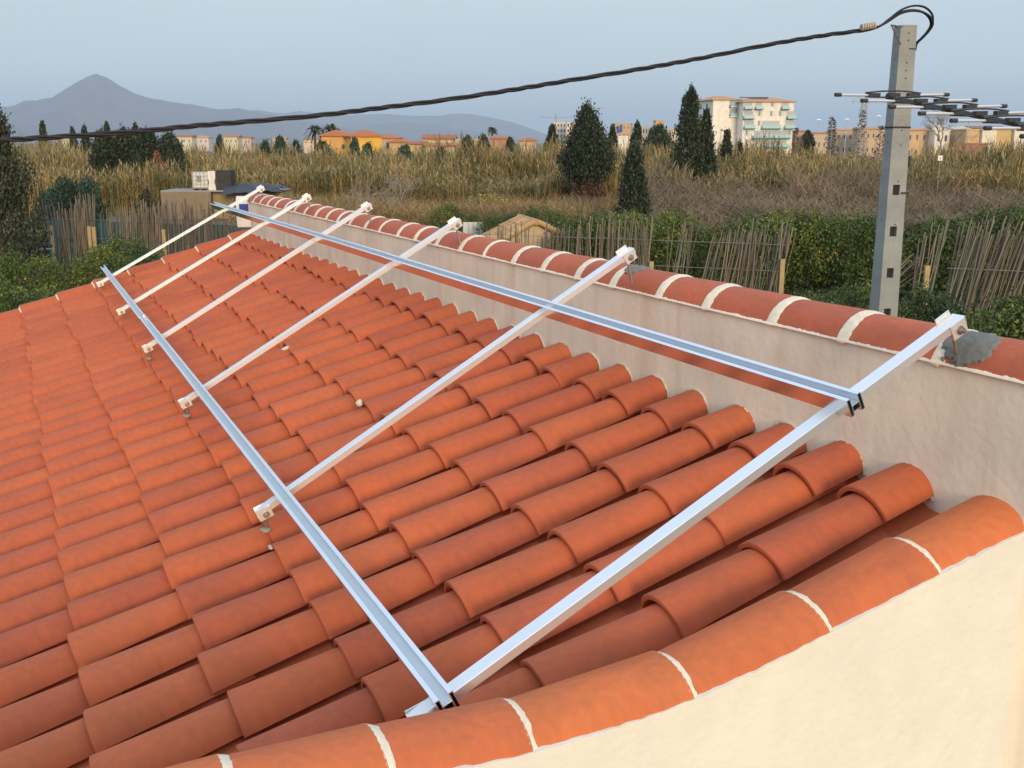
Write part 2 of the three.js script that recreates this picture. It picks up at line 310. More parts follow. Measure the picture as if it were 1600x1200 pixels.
function cementPatch(v0, v1, a0, a1, name, label, sd) {                 // rough cement smeared over a cap
  const N = 44, pos = [], uv = [], idx = [], keep = [];
  for (let j = 0; j <= N; j++) for (let i = 0; i <= N; i++) {
    const a = lerp(a0, a1, i / N), v = lerp(v0, v1, j / N), x = i / N * 2 - 1, y = j / N * 2 - 1;
    const m = 0.95 - Math.pow(Math.abs(x), 2) - Math.pow(Math.abs(y), 2) + 0.95 * fbm(x * 2.6 + sd, y * 2.6, sd, 5) + 0.16 * noise3.noise(x * 14, y * 14, sd);
    const f = Math.min(1, Math.max(0, m * 4)), [u, h] = arcP(a, 0.098 + f * 0.0105 + 0.004 * f * fbm(x * 5, y * 5, sd + 3, 3)), P = hp(v, u, h);
    pos.push(P.x, P.y, P.z); uv.push(v, a * 0.1); keep.push(m > 0);
    if (i < N && j < N) idx.push([j * (N + 1) + i]);
  }
  const tri = []; for (const [a] of idx) { const b = a + 1, c = a + N + 1, d = c + 1; if (keep[a] || keep[b] || keep[c] || keep[d]) tri.push(a, b, c, b, d, c); }
  const g = new THREE.BufferGeometry(); g.setAttribute('position', new THREE.Float32BufferAttribute(pos, 3)); g.setAttribute('uv', new THREE.Float32BufferAttribute(uv, 2)); g.setIndex(tri); g.computeVertexNormals();
  part(name, g, cement, parapet, label);
}
cementPatch(0.03, 0.185, 0.34, 1.62, 'cement_patch', 'grey cement smeared round the nearest ridge bolt', 1.3);
cementPatch(1.585, 1.69, 0.95, 1.85, 'cement_patch', 'small grey cement patch at the second ridge bolt', 4.4);

// verge: caps on the near gable wall follow a curve that levels out towards the eaves
const VC = [[-0.10, -0.012], [-0.428, 0.012], [-0.728, 0.028], [-1.055, 0.068], [-1.385, 0.145], [-1.635, 0.235], [-1.88, 0.318], [-2.16, 0.40], [-2.45, 0.46], [-2.75, 0.52], [-3.05, 0.57], [-3.36, 0.62]].map(([s, n], i) => [s + 0.022, n - (i < 3 ? 0.008 : 0.02)]);
{
  const sh = new THREE.Shape(); const cv = new THREE.SplineCurve(VC.map(([s, n]) => new THREE.Vector2(s, n))), top = [...Array(240)].map((_, i) => { const q = cv.getPoint(i / 239), p = rp(0, q.x, q.y - 0.049 + 0.004 * noise3.noise(i * 0.35, 2, 3) + 0.0025 * noise3.noise(i * 0.9, 5, 3)); return [p.x, p.y]; });
  sh.moveTo(PB + 0.001, 0); sh.lineTo(PB + 0.001, top[0][1] + 0.02); top.forEach(([x, y]) => { if (x < PB) sh.lineTo(x, y); }); sh.lineTo(top.at(-1)[0], 0); sh.closePath();
  const g = new THREE.ExtrudeGeometry(sh, { depth: 0.137, bevelEnabled: false });
  const gable = part('gable_wall', metreUV(g.translate(0, 0, -0.015)), plaster, house, 'sunlit cream gable wall below the verge caps');
  VC.forEach(([s, n], i) => {
    if (!i) return;
    const a = rp(-0.03, s, n), b = rp(-0.03, ...VC[i - 1]), L = a.distanceTo(b), ang = Math.atan2(b.y - a.y, b.x - a.x);
    const t = part('verge_tile', tileGeo(L + 0.05, 0.081, 0.092, 0.055, 0.065, 0.013, [i * 0.77, i * 1.3], 16), clayVerge[i % 3], gable);
    t.rotation.z = ang + 0.02 + 0.021 / TL; t.position.copy(b).sub(V(Math.cos(t.rotation.z) * (L + 0.05), Math.sin(t.rotation.z) * (L + 0.05), 0).applyAxisAngle(V(0, 0, 1), -Math.atan2(0.021, TL)));
    if (i === 1) return;
    const pos = [], uv = [], idx = [], S = 26;                          // mortar packed into the step at the cap end
    for (let q = 0; q < 4; q++) for (let z = 0; z <= S; z++) {
      const aa = (z / S - 0.5) * Math.PI, e = noise3.noise(aa * 3, i * 4.1, 2) * 0.007 + noise3.noise(aa * 11, i * 4.1, 7) * 0.004;
      const [x, w, h] = [[-0.004, 0.0895, 0.0625], [0.0005, 0.0915, 0.0645], [0.011 + e * 0.6 + 0.006 * Math.cos(aa), 0.086, 0.0595], [0.019 + e * 0.6 + 0.006 * Math.cos(aa), 0.081, 0.0545]][q];
      pos.push(x, Math.cos(aa) * h - 0.0645, Math.sin(aa) * w); uv.push(x, aa * 0.09);
      if (q < 3 && z < S) { const k0 = q * (S + 1) + z; idx.push(k0, k0 + S + 1, k0 + 1, k0 + 1, k0 + S + 1, k0 + S + 2); }
    }
    const f = new THREE.BufferGeometry(); f.setAttribute('position', new THREE.Float32BufferAttribute(pos, 3)); f.setAttribute('uv', new THREE.Float32BufferAttribute(uv, 2)); f.setIndex(idx); f.computeVertexNormals();
    const m = part('mortar_joint', f, mortar, gable); m.position.copy(b); m.rotation.z = ang;
  });
}
{ // far verge, straight, with white plugs at the cap ends
  const far = part('far_gable_wall', metreUV((() => { const sh = new THREE.Shape(), a = rp(0, -3.36, -0.08), b = rp(0, -0.124, -0.08); sh.moveTo(b.x, 0); sh.lineTo(b.x, b.y); sh.lineTo(a.x, a.y); sh.lineTo(a.x, 0); sh.closePath(); return new THREE.ExtrudeGeometry(sh, { depth: 0.12, bevelEnabled: false }).translate(0, 0, -8.12); })()), stucco, house);
  const g = tileGeo(0.40, 0.1, 0.09, 0.072, 0.066, 0.0125, [3, 4], 14), plug = new THREE.SphereGeometry(1, 12, 8, 0, Math.PI * 2, 0, Math.PI / 2).scale(0.02, 0.058, 0.085);
  for (let j = 1; j <= 10; j++) {
    const t = part('verge_tile', j === 1 ? coverTop[0] : g, clay[j % 6], far), c = rp(8.06, -j * TL, 0.03); t.position.copy(c); t.rotation.z = AL;
    const q = part('mortar_plug', plug, mortar, far); q.position.copy(rp(8.06, -j * TL - 0.004, -0.036)); q.rotation.z = AL;
  }
}
part('eaves_wall', metreUV(box(0.2, RY - 1.12, 7.9, -2.9, (RY - 1.12) / 2, -3.98)), stucco, house);

// ---------------------------------------------------------------- aluminium mounting frame on the roof
const frame = thing('mounting_frame', 'bare aluminium solar mounting frame of crossing rails bolted across the tiled roof', 'mounting frame', [1.19655, 0, -2.38246], rad(25.38));
// ends of the sloping bars: v, lower (s, n), upper (u, y)
const RAFT = [[0.12, -1.5, 0.085, 0.12, -0.137, 0.316], [1.545, -1.503, 0.045, 1.53, -0.155, 0.349], [3.12, -1.5, 0.045, 3.14, -0.135, 0.349], [4.52, -1.49, 0.045, 4.55, -0.125, 0.352], [5.98, -1.488, 0.045, 5.98, -0.115, 0.342], [7.58, -1.49, 0.045, 7.58, -0.093, 0.344]];
function basisMesh(o, a, b, up) {                                      // local x from a to b, local y as near to up as can be
  const x = b.clone().sub(a).normalize(), z = x.clone().cross(up).normalize(), y = z.clone().cross(x);
  o.position.copy(a); o.quaternion.setFromRotationMatrix(new THREE.Matrix4().makeBasis(x, y, z)); return o;
}
function profile(shape, L) { const g = new THREE.ExtrudeGeometry(shape, { depth: L, bevelEnabled: false, curveSegments: 4 }); return g.rotateY(Math.PI / 2); }
const poly = (pts, holes = []) => { const s = new THREE.Shape(pts.map(([x, y]) => new THREE.Vector2(x, y))); for (const h of holes) s.holes.push(new THREE.Path(h.map(([x, y]) => new THREE.Vector2(x, y)))); return s; };
const rect = (x0, y0, x1, y1) => [[x0, y0], [x1, y0], [x1, y1], [x0, y1]];
const W2 = 0.0185, H2 = 0.02;
const rafterShape = poly([[-W2, 0], [W2, 0], [W2, H2 - 0.001], [W2 - 0.001, H2], [-W2 + 0.001, H2], [-W2, H2 - 0.001]], [rect(-W2 + 0.003, 0.003, W2 - 0.003, H2 - 0.003)]);
const railShape = poly([[-0.02, -0.02], [-0.0105, -0.02], [-0.0105, -0.011], [0.0105, -0.011], [0.0105, -0.02], [0.02, -0.02], [0.02, 0.0215], [0.0105, 0.0215], [0.0105, 0.003], [-0.0105, 0.003], [-0.0105, 0.0215], [-0.02, 0.0215]],
  [rect(-0.0183, -0.018, -0.0122, 0.0195), rect(0.0122, -0.018, 0.0183, 0.0195), rect(-0.0088, -0.0092, 0.0088, 0.0012)]);
const plate = (w, h, t) => new THREE.BoxGeometry(w, h, t);
const boltHead = merge(new THREE.CylinderGeometry(0.011, 0.011, 0.003, 20).rotateX(Math.PI / 2), new THREE.CylinderGeometry(0.0078, 0.0078, 0.008, 6).rotateX(Math.PI / 2).translate(0, 0, 0.005), new THREE.CylinderGeometry(0.004, 0.004, 0.014, 8).rotateX(Math.PI / 2).translate(0, 0, 0.007));
RAFT.forEach(([v0, s, n, v1, u, y], i) => {
  const a = rp(v0, s, n), b = hp(v1, u, y), dir = b.clone().sub(a).normalize();
  const A = a.clone().addScaledVector(dir, -0.022), B = b.clone().addScaledVector(dir, 0.028), L = A.distanceTo(B);
  const r = basisMesh(part('rafter', metreUV(profile(rafterShape, L)), aluBar, frame), A, B, V(0, 1, 0));
  for (const [x, lo] of [[0.022, true], [L - 0.028, false]]) {
    const g = merge(plate(0.046, 0.036, 0.003).translate(0, 0.001, 0.0205), plate(0.046, 0.036, 0.003).translate(0, lo ? 0.001 : 0.014, -0.0205), plate(0.046, 0.003, 0.038).translate(0, -0.0155, 0));
    const q = part('end_bracket', metreUV(g, 4), aluBracket, r); q.position.set(x, lo ? 0.002 : 0, 0); q.rotation.z = lo ? -0.16 : 0.02;
    const bh = part('bolt', boltHead, steel, r); bh.position.set(x + (lo ? 0.002 : 0), -0.002, 0.0235); 
  }
  for (const [p, q] of [[a, rp(v0, s - 0.012, -0.03)], [b, hp(v1, u + 0.022, 0.255)]]) part('hanger_bolt', bar(p, q, 0.0052, 0.0052, 10), steel, frame);
  const pad = part('cement_pad', lump(0.016, 1.1, 0.4, 1.1), cementPale, frame); pad.position.copy(rp(v0, s - 0.014, -0.012));
});
function rail(a, b, split, off, name) {
  const parts = [[a, a.clone().lerp(b, split)], [a.clone().lerp(b, split + 0.0008), b]];
  parts.forEach(([p, q], i) => {
    const L = p.distanceTo(q), m = basisMesh(part('rail', metreUV(profile(railShape, L)), alu, frame), p.clone().addScaledVector(V(1, 0, 0), i * off), q, V(-SA - 0.16, CA, 0));
    part('slot_floor', metreUV(box(L - 0.004, 0.0008, 0.0204, L / 2, 0.0036, 0)), aluDull, m);
  });
}
rail(rp(0.05, -0.406, 0.316), rp(8.05, -0.345, 0.311), 0.395, 0.004);
rail(rp(0.05, -1.457, 0.134), rp(8.15, -1.395, 0.088), 0.62, -0.004);
for (const [v, s, n] of [[0.14, -0.40, 0.293], [0.14, -1.45, 0.108]]) { const m = part('clamp_nut', new THREE.CylinderGeometry(0.007, 0.007, 0.01, 6), steel, frame); m.position.copy(rp(v, s, n)); m.rotation.z = AL; }

// ---------------------------------------------------------------- concrete pole, cable, antenna
{
  const Z = 9.5, pole = thing('utility_pole', 'tapering grey concrete utility pole with square holes behind the ridge', 'utility pole', [3.352, 0, -Z], rad(10));
  const H = yAt(40, Z), wt = [0.150, 0.115], wb = [0.222, 0.24];
  const g = new THREE.BoxGeometry(1, 1, 1, 1, 1, 1).translate(0, 0.5, 0), p = g.attributes.position;
  for (let i = 0; i < p.count; i++) { const t = p.getY(i); p.setXYZ(i, p.getX(i) * lerp(wb[0], wt[0], t), t * H, p.getZ(i) * lerp(wb[1], wt[1], t)); }
  g.computeVertexNormals();
  const ev = new Evaluator(); ev.attributes = ['position', 'normal', 'uv'];
  let body = new Brush(g); body.updateMatrixWorld();
  const cut = (geo) => { const b = new Brush(geo); b.updateMatrixWorld(); body = ev.evaluate(body, b, SUBTRACTION); };
  const holes = [232, 297, 362, 427, 490].map((py) => yAt(py, Z - 0.1));
  holes.slice(1).concat([holes[3] - 0.37, holes[3] - 0.74]).forEach((y) => { cut(box(0.066, 0.088, 0.16, -0.008, y, 0.11)); });
  const dots = [53, 64, 99, 111, 123, 204, 227, 283, 350];
  dots.forEach((py, i) => cut(new THREE.CylinderGeometry(0.007, 0.007, 0.12, 8).rotateX(Math.PI / 2).translate(0.004, yAt(py, Z), 0.1)));
  [70, 94, 106, 117, 221, 266, 343].forEach((py) => cut(new THREE.CylinderGeometry(0.007, 0.007, 0.12, 8).rotateZ(Math.PI / 2).translate(-0.1, yAt(py, Z), 0.0)));
  part('shaft', metreUV(body.geometry), concrete, pole);
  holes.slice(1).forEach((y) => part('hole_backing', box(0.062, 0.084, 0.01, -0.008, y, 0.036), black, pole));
  const bandY = yAt(199, Z), w = (y, k) => lerp(wb[k], wt[k], y / H);
  const band = (y, t, x) => { const a = w(y, 0) + 0.004, b = w(y, 1) + 0.004; return merge(box(a, t, 0.004, 0, y, b / 2), box(a, t, 0.004, 0, y, -b / 2), box(0.004, t, b, a / 2, y, 0), box(0.004, t, b, -a / 2, y, 0)); };
  part('strap', band(bandY, 0.014), black, pole);
  part('strap', box(0.06, 0.008, 0.006, 0.045, yAt(77, Z), w(yAt(77, Z), 1) / 2 + 0.002).rotateZ(-0.0), black, pole);
  for (const py of [301, 494]) part('cable_tie', box(0.062, 0.014, 0.012, 0.07, yAt(py, Z), w(yAt(py, Z), 1) / 2 + 0.004), black, pole);
  part('cable_duct', box(0.02, 0.09, 0.03, 0.1, yAt(252, Z), 0.05), black, pole);
  const top = H - 0.01;
  part('hook_bracket', merge(bar(V(-0.055, top - 0.005, 0.055), V(-0.2, top, 0.12), 0.006), bar(V(-0.2, top, 0.12), V(-0.065, top - 0.15, 0.06), 0.006), bar(V(-0.055, top - 0.005, -0.03), V(-0.2, top, 0.12), 0.005), bar(V(-0.065, top - 0.12, 0.0), V(-0.065, top, 0.06), 0.006), box(0.01, 0.12, 0.05, -0.068, top - 0.06, 0.03)), steel, pole);
}
{
  const cable = thing('power_cable', 'twisted black overhead power cable sagging across the sky to the pole top', 'cable', at(-300, 226, 7.0).toArray());
  const o = cable.position, px = [[-300, 226], [-150, 226], [0, 219], [105, 213], [220, 205], [300, 197], [400, 189], [500, 180], [600, 168], [700, 155.5], [800, 140.5], [900, 124], [1000, 108], [1100, 90], [1200, 70], [1290, 55], [1345, 48]];
  const line = px.map(([x, y], i) => at(x, y, 7.0 + 2.2 * (x + 300) / 1645).sub(o));
  const loop = [[1372, 42], [1388, 32], [1405, 20], [1424, 14.5], [1442, 17], [1454, 27], [1456, 38], [1450, 49], [1440, 60], [1431, 69], [1428, 80]].map(([x, y], i) => at(x, y, 9.22 + i * 0.035).sub(o));
  const main = new THREE.CatmullRomCurve3(line), n = 700, LEN = main.getLength();
  for (let k = 0; k < 3; k++) {
    const pts = [];
    for (let i = 0; i <= n; i++) {
      const t = i / n, c = main.getPointAt(t), d = main.getTangentAt(t), a = k * 2.094 + t * LEN / 0.62 * 2 * Math.PI + Math.sin(t * 40) * 0.7;
      const nx = V(0, 1, 0).cross(d).normalize(), ny = d.clone().cross(nx), r = 0.0105;
      pts.push(c.addScaledVector(nx, Math.cos(a) * r).addScaledVector(ny, Math.sin(a) * r));
    }
    const sp = [[0.0, 0.0], [0.02, 0.028], [-0.006, -0.02]][k];
    loop.forEach((q, i) => { const f = Math.max(0, Math.sin(Math.min(1, i / 6.5) * Math.PI)); pts.push(q.clone().add(V(sp[0] * f + (k - 1) * 0.006, sp[1] * f + (k - 1) * 0.005, (k - 1) * 0.012))); });
    const cc = new THREE.CatmullRomCurve3(pts);
    part('strand', new THREE.TubeGeometry(cc, 1100, 0.0092, 6), black, cable);
  }
  const a = at(1343, 47, 9.17).sub(o), b = at(1368, 43, 9.2).sub(o), l = [];
  for (let i = 0; i < 6; i++) { const c = a.clone().lerp(b, (i + 0.5) / 6); l.push(bar(c.clone().lerp(a, 0.09 + 0.001 * i), c.clone().lerp(b, 0.09), 0.026, 0.03, 10)); }
  part('anchor_clamp', merge(l).translate(0, 0.018, 0.01), std(0.42, 0.34, 0.26, 0.6), cable);
}
{
  const z0 = 2.6, A = rad(25), e = V(Math.cos(A), 0.018, -Math.sin(A)), c0 = at(1396, 149, z0);
  const ant = thing('television_antenna', 'horizontal television antenna of short aluminium rods on black brackets in front of the pole', 'antenna', c0.toArray());
  const step = V(Math.sin(A), -0.185, Math.cos(A)).multiplyScalar(0.086), up = V(0, 1, 0), hl = 0.172, rodM = std(0.72, 0.7, 0.68, 0.4, 0.6), plastic = std(0.035, 0.035, 0.035, 0.5);
  const q = new THREE.Quaternion().setFromUnitVectors(V(1, 0, 0), e);
  for (let k = 0; k < 8; k++) {
    const c = step.clone().multiplyScalar(k), P = (t, y = 0) => c.clone().addScaledVector(e, t).add(V(0, y, 0));
    part('rod', bar(P(-hl, 0.001), P(-hl * 0.36, 0.0), 0.0030, 0.0030, 10), rodM, ant);
    part('rod', bar(P(hl * 0.36, 0.0), P(hl, 0.002), 0.0030, 0.0030, 10), rodM, ant);
    for (const s of [-1, 1]) part('end_cap', bar(P(s * (hl - 0.012), 0.0015), P(s * (hl + 0.004), 0.0015), 0.0046, 0.0046, 10), plastic, ant);
    const blocks = [-0.36, 0, 0.36].map((t) => new THREE.BoxGeometry(0.034, 0.0085, 0.011).applyQuaternion(q).translate(...P(t * hl, 0.001).toArray()));
    const arcTop = new THREE.TubeGeometry(new THREE.CatmullRomCurve3([P(-hl * 0.5, 0.006), P(-hl * 0.2, 0.0095), P(hl * 0.2, 0.0095), P(hl * 0.5, 0.005)]), 12, 0.0019, 6);
    const arcLow = new THREE.TubeGeometry(new THREE.CatmullRomCurve3([P(-hl * 0.5, -0.003), P(0, -0.005), P(hl * 0.5, -0.004)]), 12, 0.0019, 6);
    part('bracket', merge(blocks, arcTop, arcLow), plastic, ant);
  }
  part('boom', bar(step.clone().multiplyScalar(-0.25).add(V(0, -0.006, 0)), step.clone().multiplyScalar(8).add(V(0, -0.006, 0)), 0.006, 0.006, 8), plastic, ant);
  const m0 = step.clone().multiplyScalar(7.6), m1 = V(3.9, 0, -0.4).sub(V(0, 0, 0)).add(V(-c0.x, 0, 0)).add(V(0, m0.y, 0)); m1.z = m0.z - 0.1;
  part('arm', bar(m0, m1, 0.008, 0.008, 10), rodM, ant);
  part('mast', bar(m1.clone().add(V(0, 0.2, 0)), V(m1.x, -c0.y, m1.z), 0.016, 0.016, 14), rodM, ant);
}

// ---------------------------------------------------------------- plants: builders
class Leaves {
  constructor() { this.p = []; this.n = []; this.c = []; }
  quad(c, dir, side, l, w, col) {
    const a = dir.clone().multiplyScalar(l / 2), b = side.clone().multiplyScalar(w / 2), q = [c.clone().sub(a), c.clone().add(b), c.clone().add(a), c.clone().sub(b)];
    for (const i of [0, 1, 2, 0, 2, 3]) this.p.push(q[i].x, q[i].y, q[i].z), this.c.push(...col);
  }
  strip(pts, w0, w1, col) {
    for (let i = 0; i + 1 < pts.length; i++) {
      const d = pts[i + 1].clone().sub(pts[i]), s = this.side.clone(), wa = lerp(w0, w1, i / (pts.length - 1)) / 2, wb = lerp(w0, w1, (i + 1) / (pts.length - 1)) / 2;
      const a = pts[i].clone().addScaledVector(s, -wa), b = pts[i].clone().addScaledVector(s, wa), c = pts[i + 1].clone().addScaledVector(s, wb), e = pts[i + 1].clone().addScaledVector(s, -wb);
      for (const q of [a, b, c, a, c, e]) this.p.push(q.x, q.y, q.z), this.c.push(...col);
    }
  }
  build() { const g = new THREE.BufferGeometry(); g.setAttribute('position', new THREE.Float32BufferAttribute(this.p, 3)); g.setAttribute('color', new THREE.Float32BufferAttribute(this.c, 3)); g.setAttribute('uv', new THREE.BufferAttribute(new Float32Array(this.p.length / 3 * 2), 2)); g.computeVertexNormals(); return g; }
}
const rdir = () => V(gauss(), gauss(), gauss()).normalize();
const shade = (c, v, hue = 0) => [c[0] * v * (1 + hue), c[1] * v, c[2] * v * (1 - hue)];
// a crown: leaf clumps scattered on and inside an envelope r(h); up: how far sprays point upwards
function crown({ h0, h1, r, clumps, per, cr, leaf, cols, up = 0, inner = 0.35, sd = 1, sx = 1 }) {
  const L = new Leaves();
  for (let k = 0; k < clumps; k++) {
    const t = Math.pow(rnd(), 0.9), a = rnd() * 6.283, y = lerp(h0, h1, t), lump = 1 + 0.30 * noise3.noise(Math.cos(a) * 1.6 + sd * 9, t * 3.2 + sd, Math.sin(a) * 1.6) + 0.12 * gauss();
    const R = r(t) * lump * (rnd() < inner ? Math.sqrt(rnd()) : rr(0.82, 1.0)), c = V(Math.cos(a) * R * sx, y, Math.sin(a) * R * sx), out = V(Math.cos(a), 0.3, Math.sin(a));
    const tone = rr(0.72, 1.25), base = cols[Math.floor(rnd() * cols.length)];
    for (let i = 0; i < per; i++) {
      const q = c.clone().add(V(gauss() * cr, gauss() * cr * (1 + up), gauss() * cr)), d = rdir().add(V(0, up * 1.6, 0)).addScaledVector(out, 0.4).normalize(), s = d.clone().cross(rdir()).normalize();
      L.quad(q, d, s, leaf[0] * rr(0.7, 1.3), leaf[1] * rr(0.7, 1.3), shade(base, tone * rr(0.75, 1.25), rr(-0.08, 0.08)));
    }
  }
  return L.build();
}
function branching(h, spread, r0, levels, n, up = 0.5) {                // bare limbs
  const l = [];
  const grow = (p, d, len, r, k) => {
    let q = p.clone(), dir = d.clone();
    for (let s = 0; s < 2; s++) { const e = q.clone().addScaledVector(dir, len / 2); l.push(bar(q, e, r * (1 - s * 0.25), r * (0.78 - s * 0.2), 4)); q = e; dir.add(rdir().multiplyScalar(0.22)).normalize(); if (k < levels && s === 0) grow(q, dir.clone().add(rdir().multiplyScalar(spread * 1.2)).normalize(), len * 0.6, r * 0.5, k + 1); }
    if (k < levels) for (let i = 0; i < n; i++) grow(q, dir.clone().add(rdir().multiplyScalar(spread)).add(V(0, up * 0.25, 0)).normalize(), len * rr(0.55, 0.8), r * 0.55, k + 1);
  };
  grow(V(0, 0, 0), V(0, 1, 0), h * 0.35, r0, 0);
  return merge(l);
}
function tree(name, label, category, px, z, group, trunkGeo, crownGeo, mat = foliage, tm = bark, extra) {
  const o = thing(name, label, category, foot(px, z), rr(0, 6.28), group);
  if (trunkGeo) part('trunk', trunkGeo, tm, o);
  if (crownGeo) part('crown', crownGeo, mat, o);
  return o;
}
const GREEN = { citrus: [[0.055, 0.092, 0.013], [0.078, 0.12, 0.016], [0.04, 0.07, 0.013], [0.12, 0.155, 0.022]], cypress: [[0.022, 0.036, 0.016], [0.03, 0.046, 0.018], [0.018, 0.028, 0.014]], pine: [[0.03, 0.05, 0.022], [0.045, 0.066, 0.03]], shrub: [[0.03, 0.062, 0.036], [0.042, 0.082, 0.045], [0.028, 0.05, 0.03]], dark: [[0.03, 0.04, 0.018], [0.045, 0.052, 0.02], [0.024, 0.034, 0.016], [0.06, 0.06, 0.026]] };

// ---------------------------------------------------------------- orange trees
{
  const makers = [0, 1, 2, 3].map((k) => {
    const g = crown({ h0: 0.18, h1: 2.25, r: (t) => 1.18 * Math.sqrt(Math.max(0.02, 1 - Math.pow(2 * t - 0.82, 2) / 1.45)), clumps: 135, per: 44, cr: 0.17, leaf: [0.115, 0.055], cols: GREEN.citrus, sd: k * 3.1 + 1 });
    const tr = merge(bar(V(0, 0, 0), V(0.03, 0.6, 0.02), 0.09, 0.07, 7), bar(V(0.03, 0.6, 0.02), V(0.35, 1.5, 0.1), 0.05, 0.02), bar(V(0.03, 0.6, 0.02), V(-0.3, 1.6, 0.2), 0.05, 0.02), bar(V(0.03, 0.6, 0.02), V(0.0, 1.7, -0.35), 0.05, 0.02));
    const fr = []; for (let i = 0; i < 5; i++) { const a = rnd() * 6.28, t = rr(0.15, 0.8), R = 1.12 * Math.sqrt(Math.max(0.05, 1 - Math.pow(2 * t - 0.82, 2) / 1.45)); fr.push(new THREE.IcosahedronGeometry(0.037, 1).translate(Math.cos(a) * R, lerp(0.2, 2.25, t), Math.sin(a) * R)); }
    return [tr, g, merge(fr)];
  });
  const orangeM = std(0.75, 0.25, 0.02, 0.55), ord = ['first', 'second', 'third', 'fourth', 'fifth', 'sixth', 'seventh', 'eighth', 'ninth', 'tenth', 'eleventh', 'twelfth', 'thirteenth', 'fourteenth', 'fifteenth', 'sixteenth'];
  const protos = [], tints = [[0.8, 0.8, 0.85], [1.0, 0.95, 0.9], [0.62, 0.66, 0.7], [1.2, 1.1, 0.85]].map((c) => { const m = foliage.clone(); m.color.setRGB(...c); return m; });
  const plant = (list, where, group) => list.sort((a, b) => a[0] - b[0]).forEach(([px, py, z], i) => {
    const k = Math.floor(rnd() * 4), label = `orange tree ${where}, ${ord[i]} from the left`;
    let o;
    if (!protos[k]) { o = protos[k] = thing('orange_tree', label, 'orange tree', [0, 0, 0], 0, group); part('trunk', makers[k][0], bark, o); part('crown', makers[k][1], foliage, o); part('oranges', makers[k][2], orangeM, o).userData.kind = 'stuff'; }
    else { o = protos[k].clone(); o.name = numbered('orange_tree'); scene.add(o); tag(o, label, 'orange tree', group); }
    const h = Math.max(1.1, yAt(py + rr(0, 12) * 30 / z, z)), s = h / 2.38;
    o.position.set(...foot(px, z)); o.rotation.y = rnd() * 6.28; const wd = rr(0.74, 1.0); o.scale.set(s * wd, s, s * wd); o.children[1].material = tints[Math.floor(rnd() * 4)];
  });
  plant([[905, 338, 30.5], [952, 335, 30.5], [1003, 340, 30], [1055, 330, 30.5], [1108, 348, 30], [1160, 338, 30], [1212, 326, 30.5], [1268, 328, 30], [1318, 326, 30], [1366, 336, 30], [1432, 346, 30], [1484, 338, 30], [1540, 330, 30], [1596, 322, 30]], 'just behind the right cane fence', 'orange trees behind the right cane fence');
  plant([[866, 332, 36], [935, 334, 36], [985, 330, 36.5], [1040, 334, 36], [1172, 338, 36], [1300, 336, 36], [1465, 338, 36], [1525, 328, 37], [1580, 320, 36], [1625, 322, 36]], 'of the far row below the scrub', 'orange trees of the far right row');
  plant([[1268, 455, 20], [1340, 438, 20], [1440, 446, 19], [1500, 480, 16.5], [1562, 470, 17], [1618, 452, 17], [1395, 470, 19]], 'between ridge and right cane fence', 'orange trees in front of the right cane fence');
  plant([[22, 396, 25], [70, 392, 26], [14, 436, 20], [72, 440, 20], [205, 366, 28], [166, 384, 27], [232, 392, 26], [180, 424, 22]], 'beyond the left verge of the roof', 'orange trees beyond the left verge');
  plant([[700, 320, 46], [735, 330, 47], [800, 326, 44], [846, 322, 42], [770, 336, 42]], 'small and far by the white gate', 'small far orange trees by the white gate');
}

// ---------------------------------------------------------------- cypresses and other dark trees
function conifer(label, px, py, z, halfPx, kind = 'cypress', group, base = 0.02, name = 'cypress_tree', cat = 'cypress', prof) {
  const h = yAt(py, z), R = halfPx / F * z, leaf = Math.max(0.075, z * 0.0019);
  const r = prof ?? ((t) => R * Math.max(0.03, Math.pow(Math.sin(Math.PI * Math.pow(0.06 + t * 0.94, 0.72)), 0.8)));
  const cl = Math.round(THREE.MathUtils.clamp(R * h * 95 * Math.min(2.2, 0.13 / leaf + 0.2), 120, 1500));
  return tree(name, label, cat, px, z, group, bar(V(0, 0, 0), V(0, h * 0.85, 0), R * 0.14 + 0.05, 0.02, 7), crown({ h0: h * base, h1: h * 0.97, r: (t) => r(t) * (1 - 0.04), clumps: cl, per: 17, cr: Math.max(0.07, R * 0.10), leaf: [leaf * 1.5, leaf * 0.7], cols: GREEN[kind], up: 0.9, sd: px * 0.01 }));
}
const coneR = (R) => (t) => R * Math.max(0.04, Math.pow(1 - t, 0.75) * Math.min(1, 0.35 + t * 5));
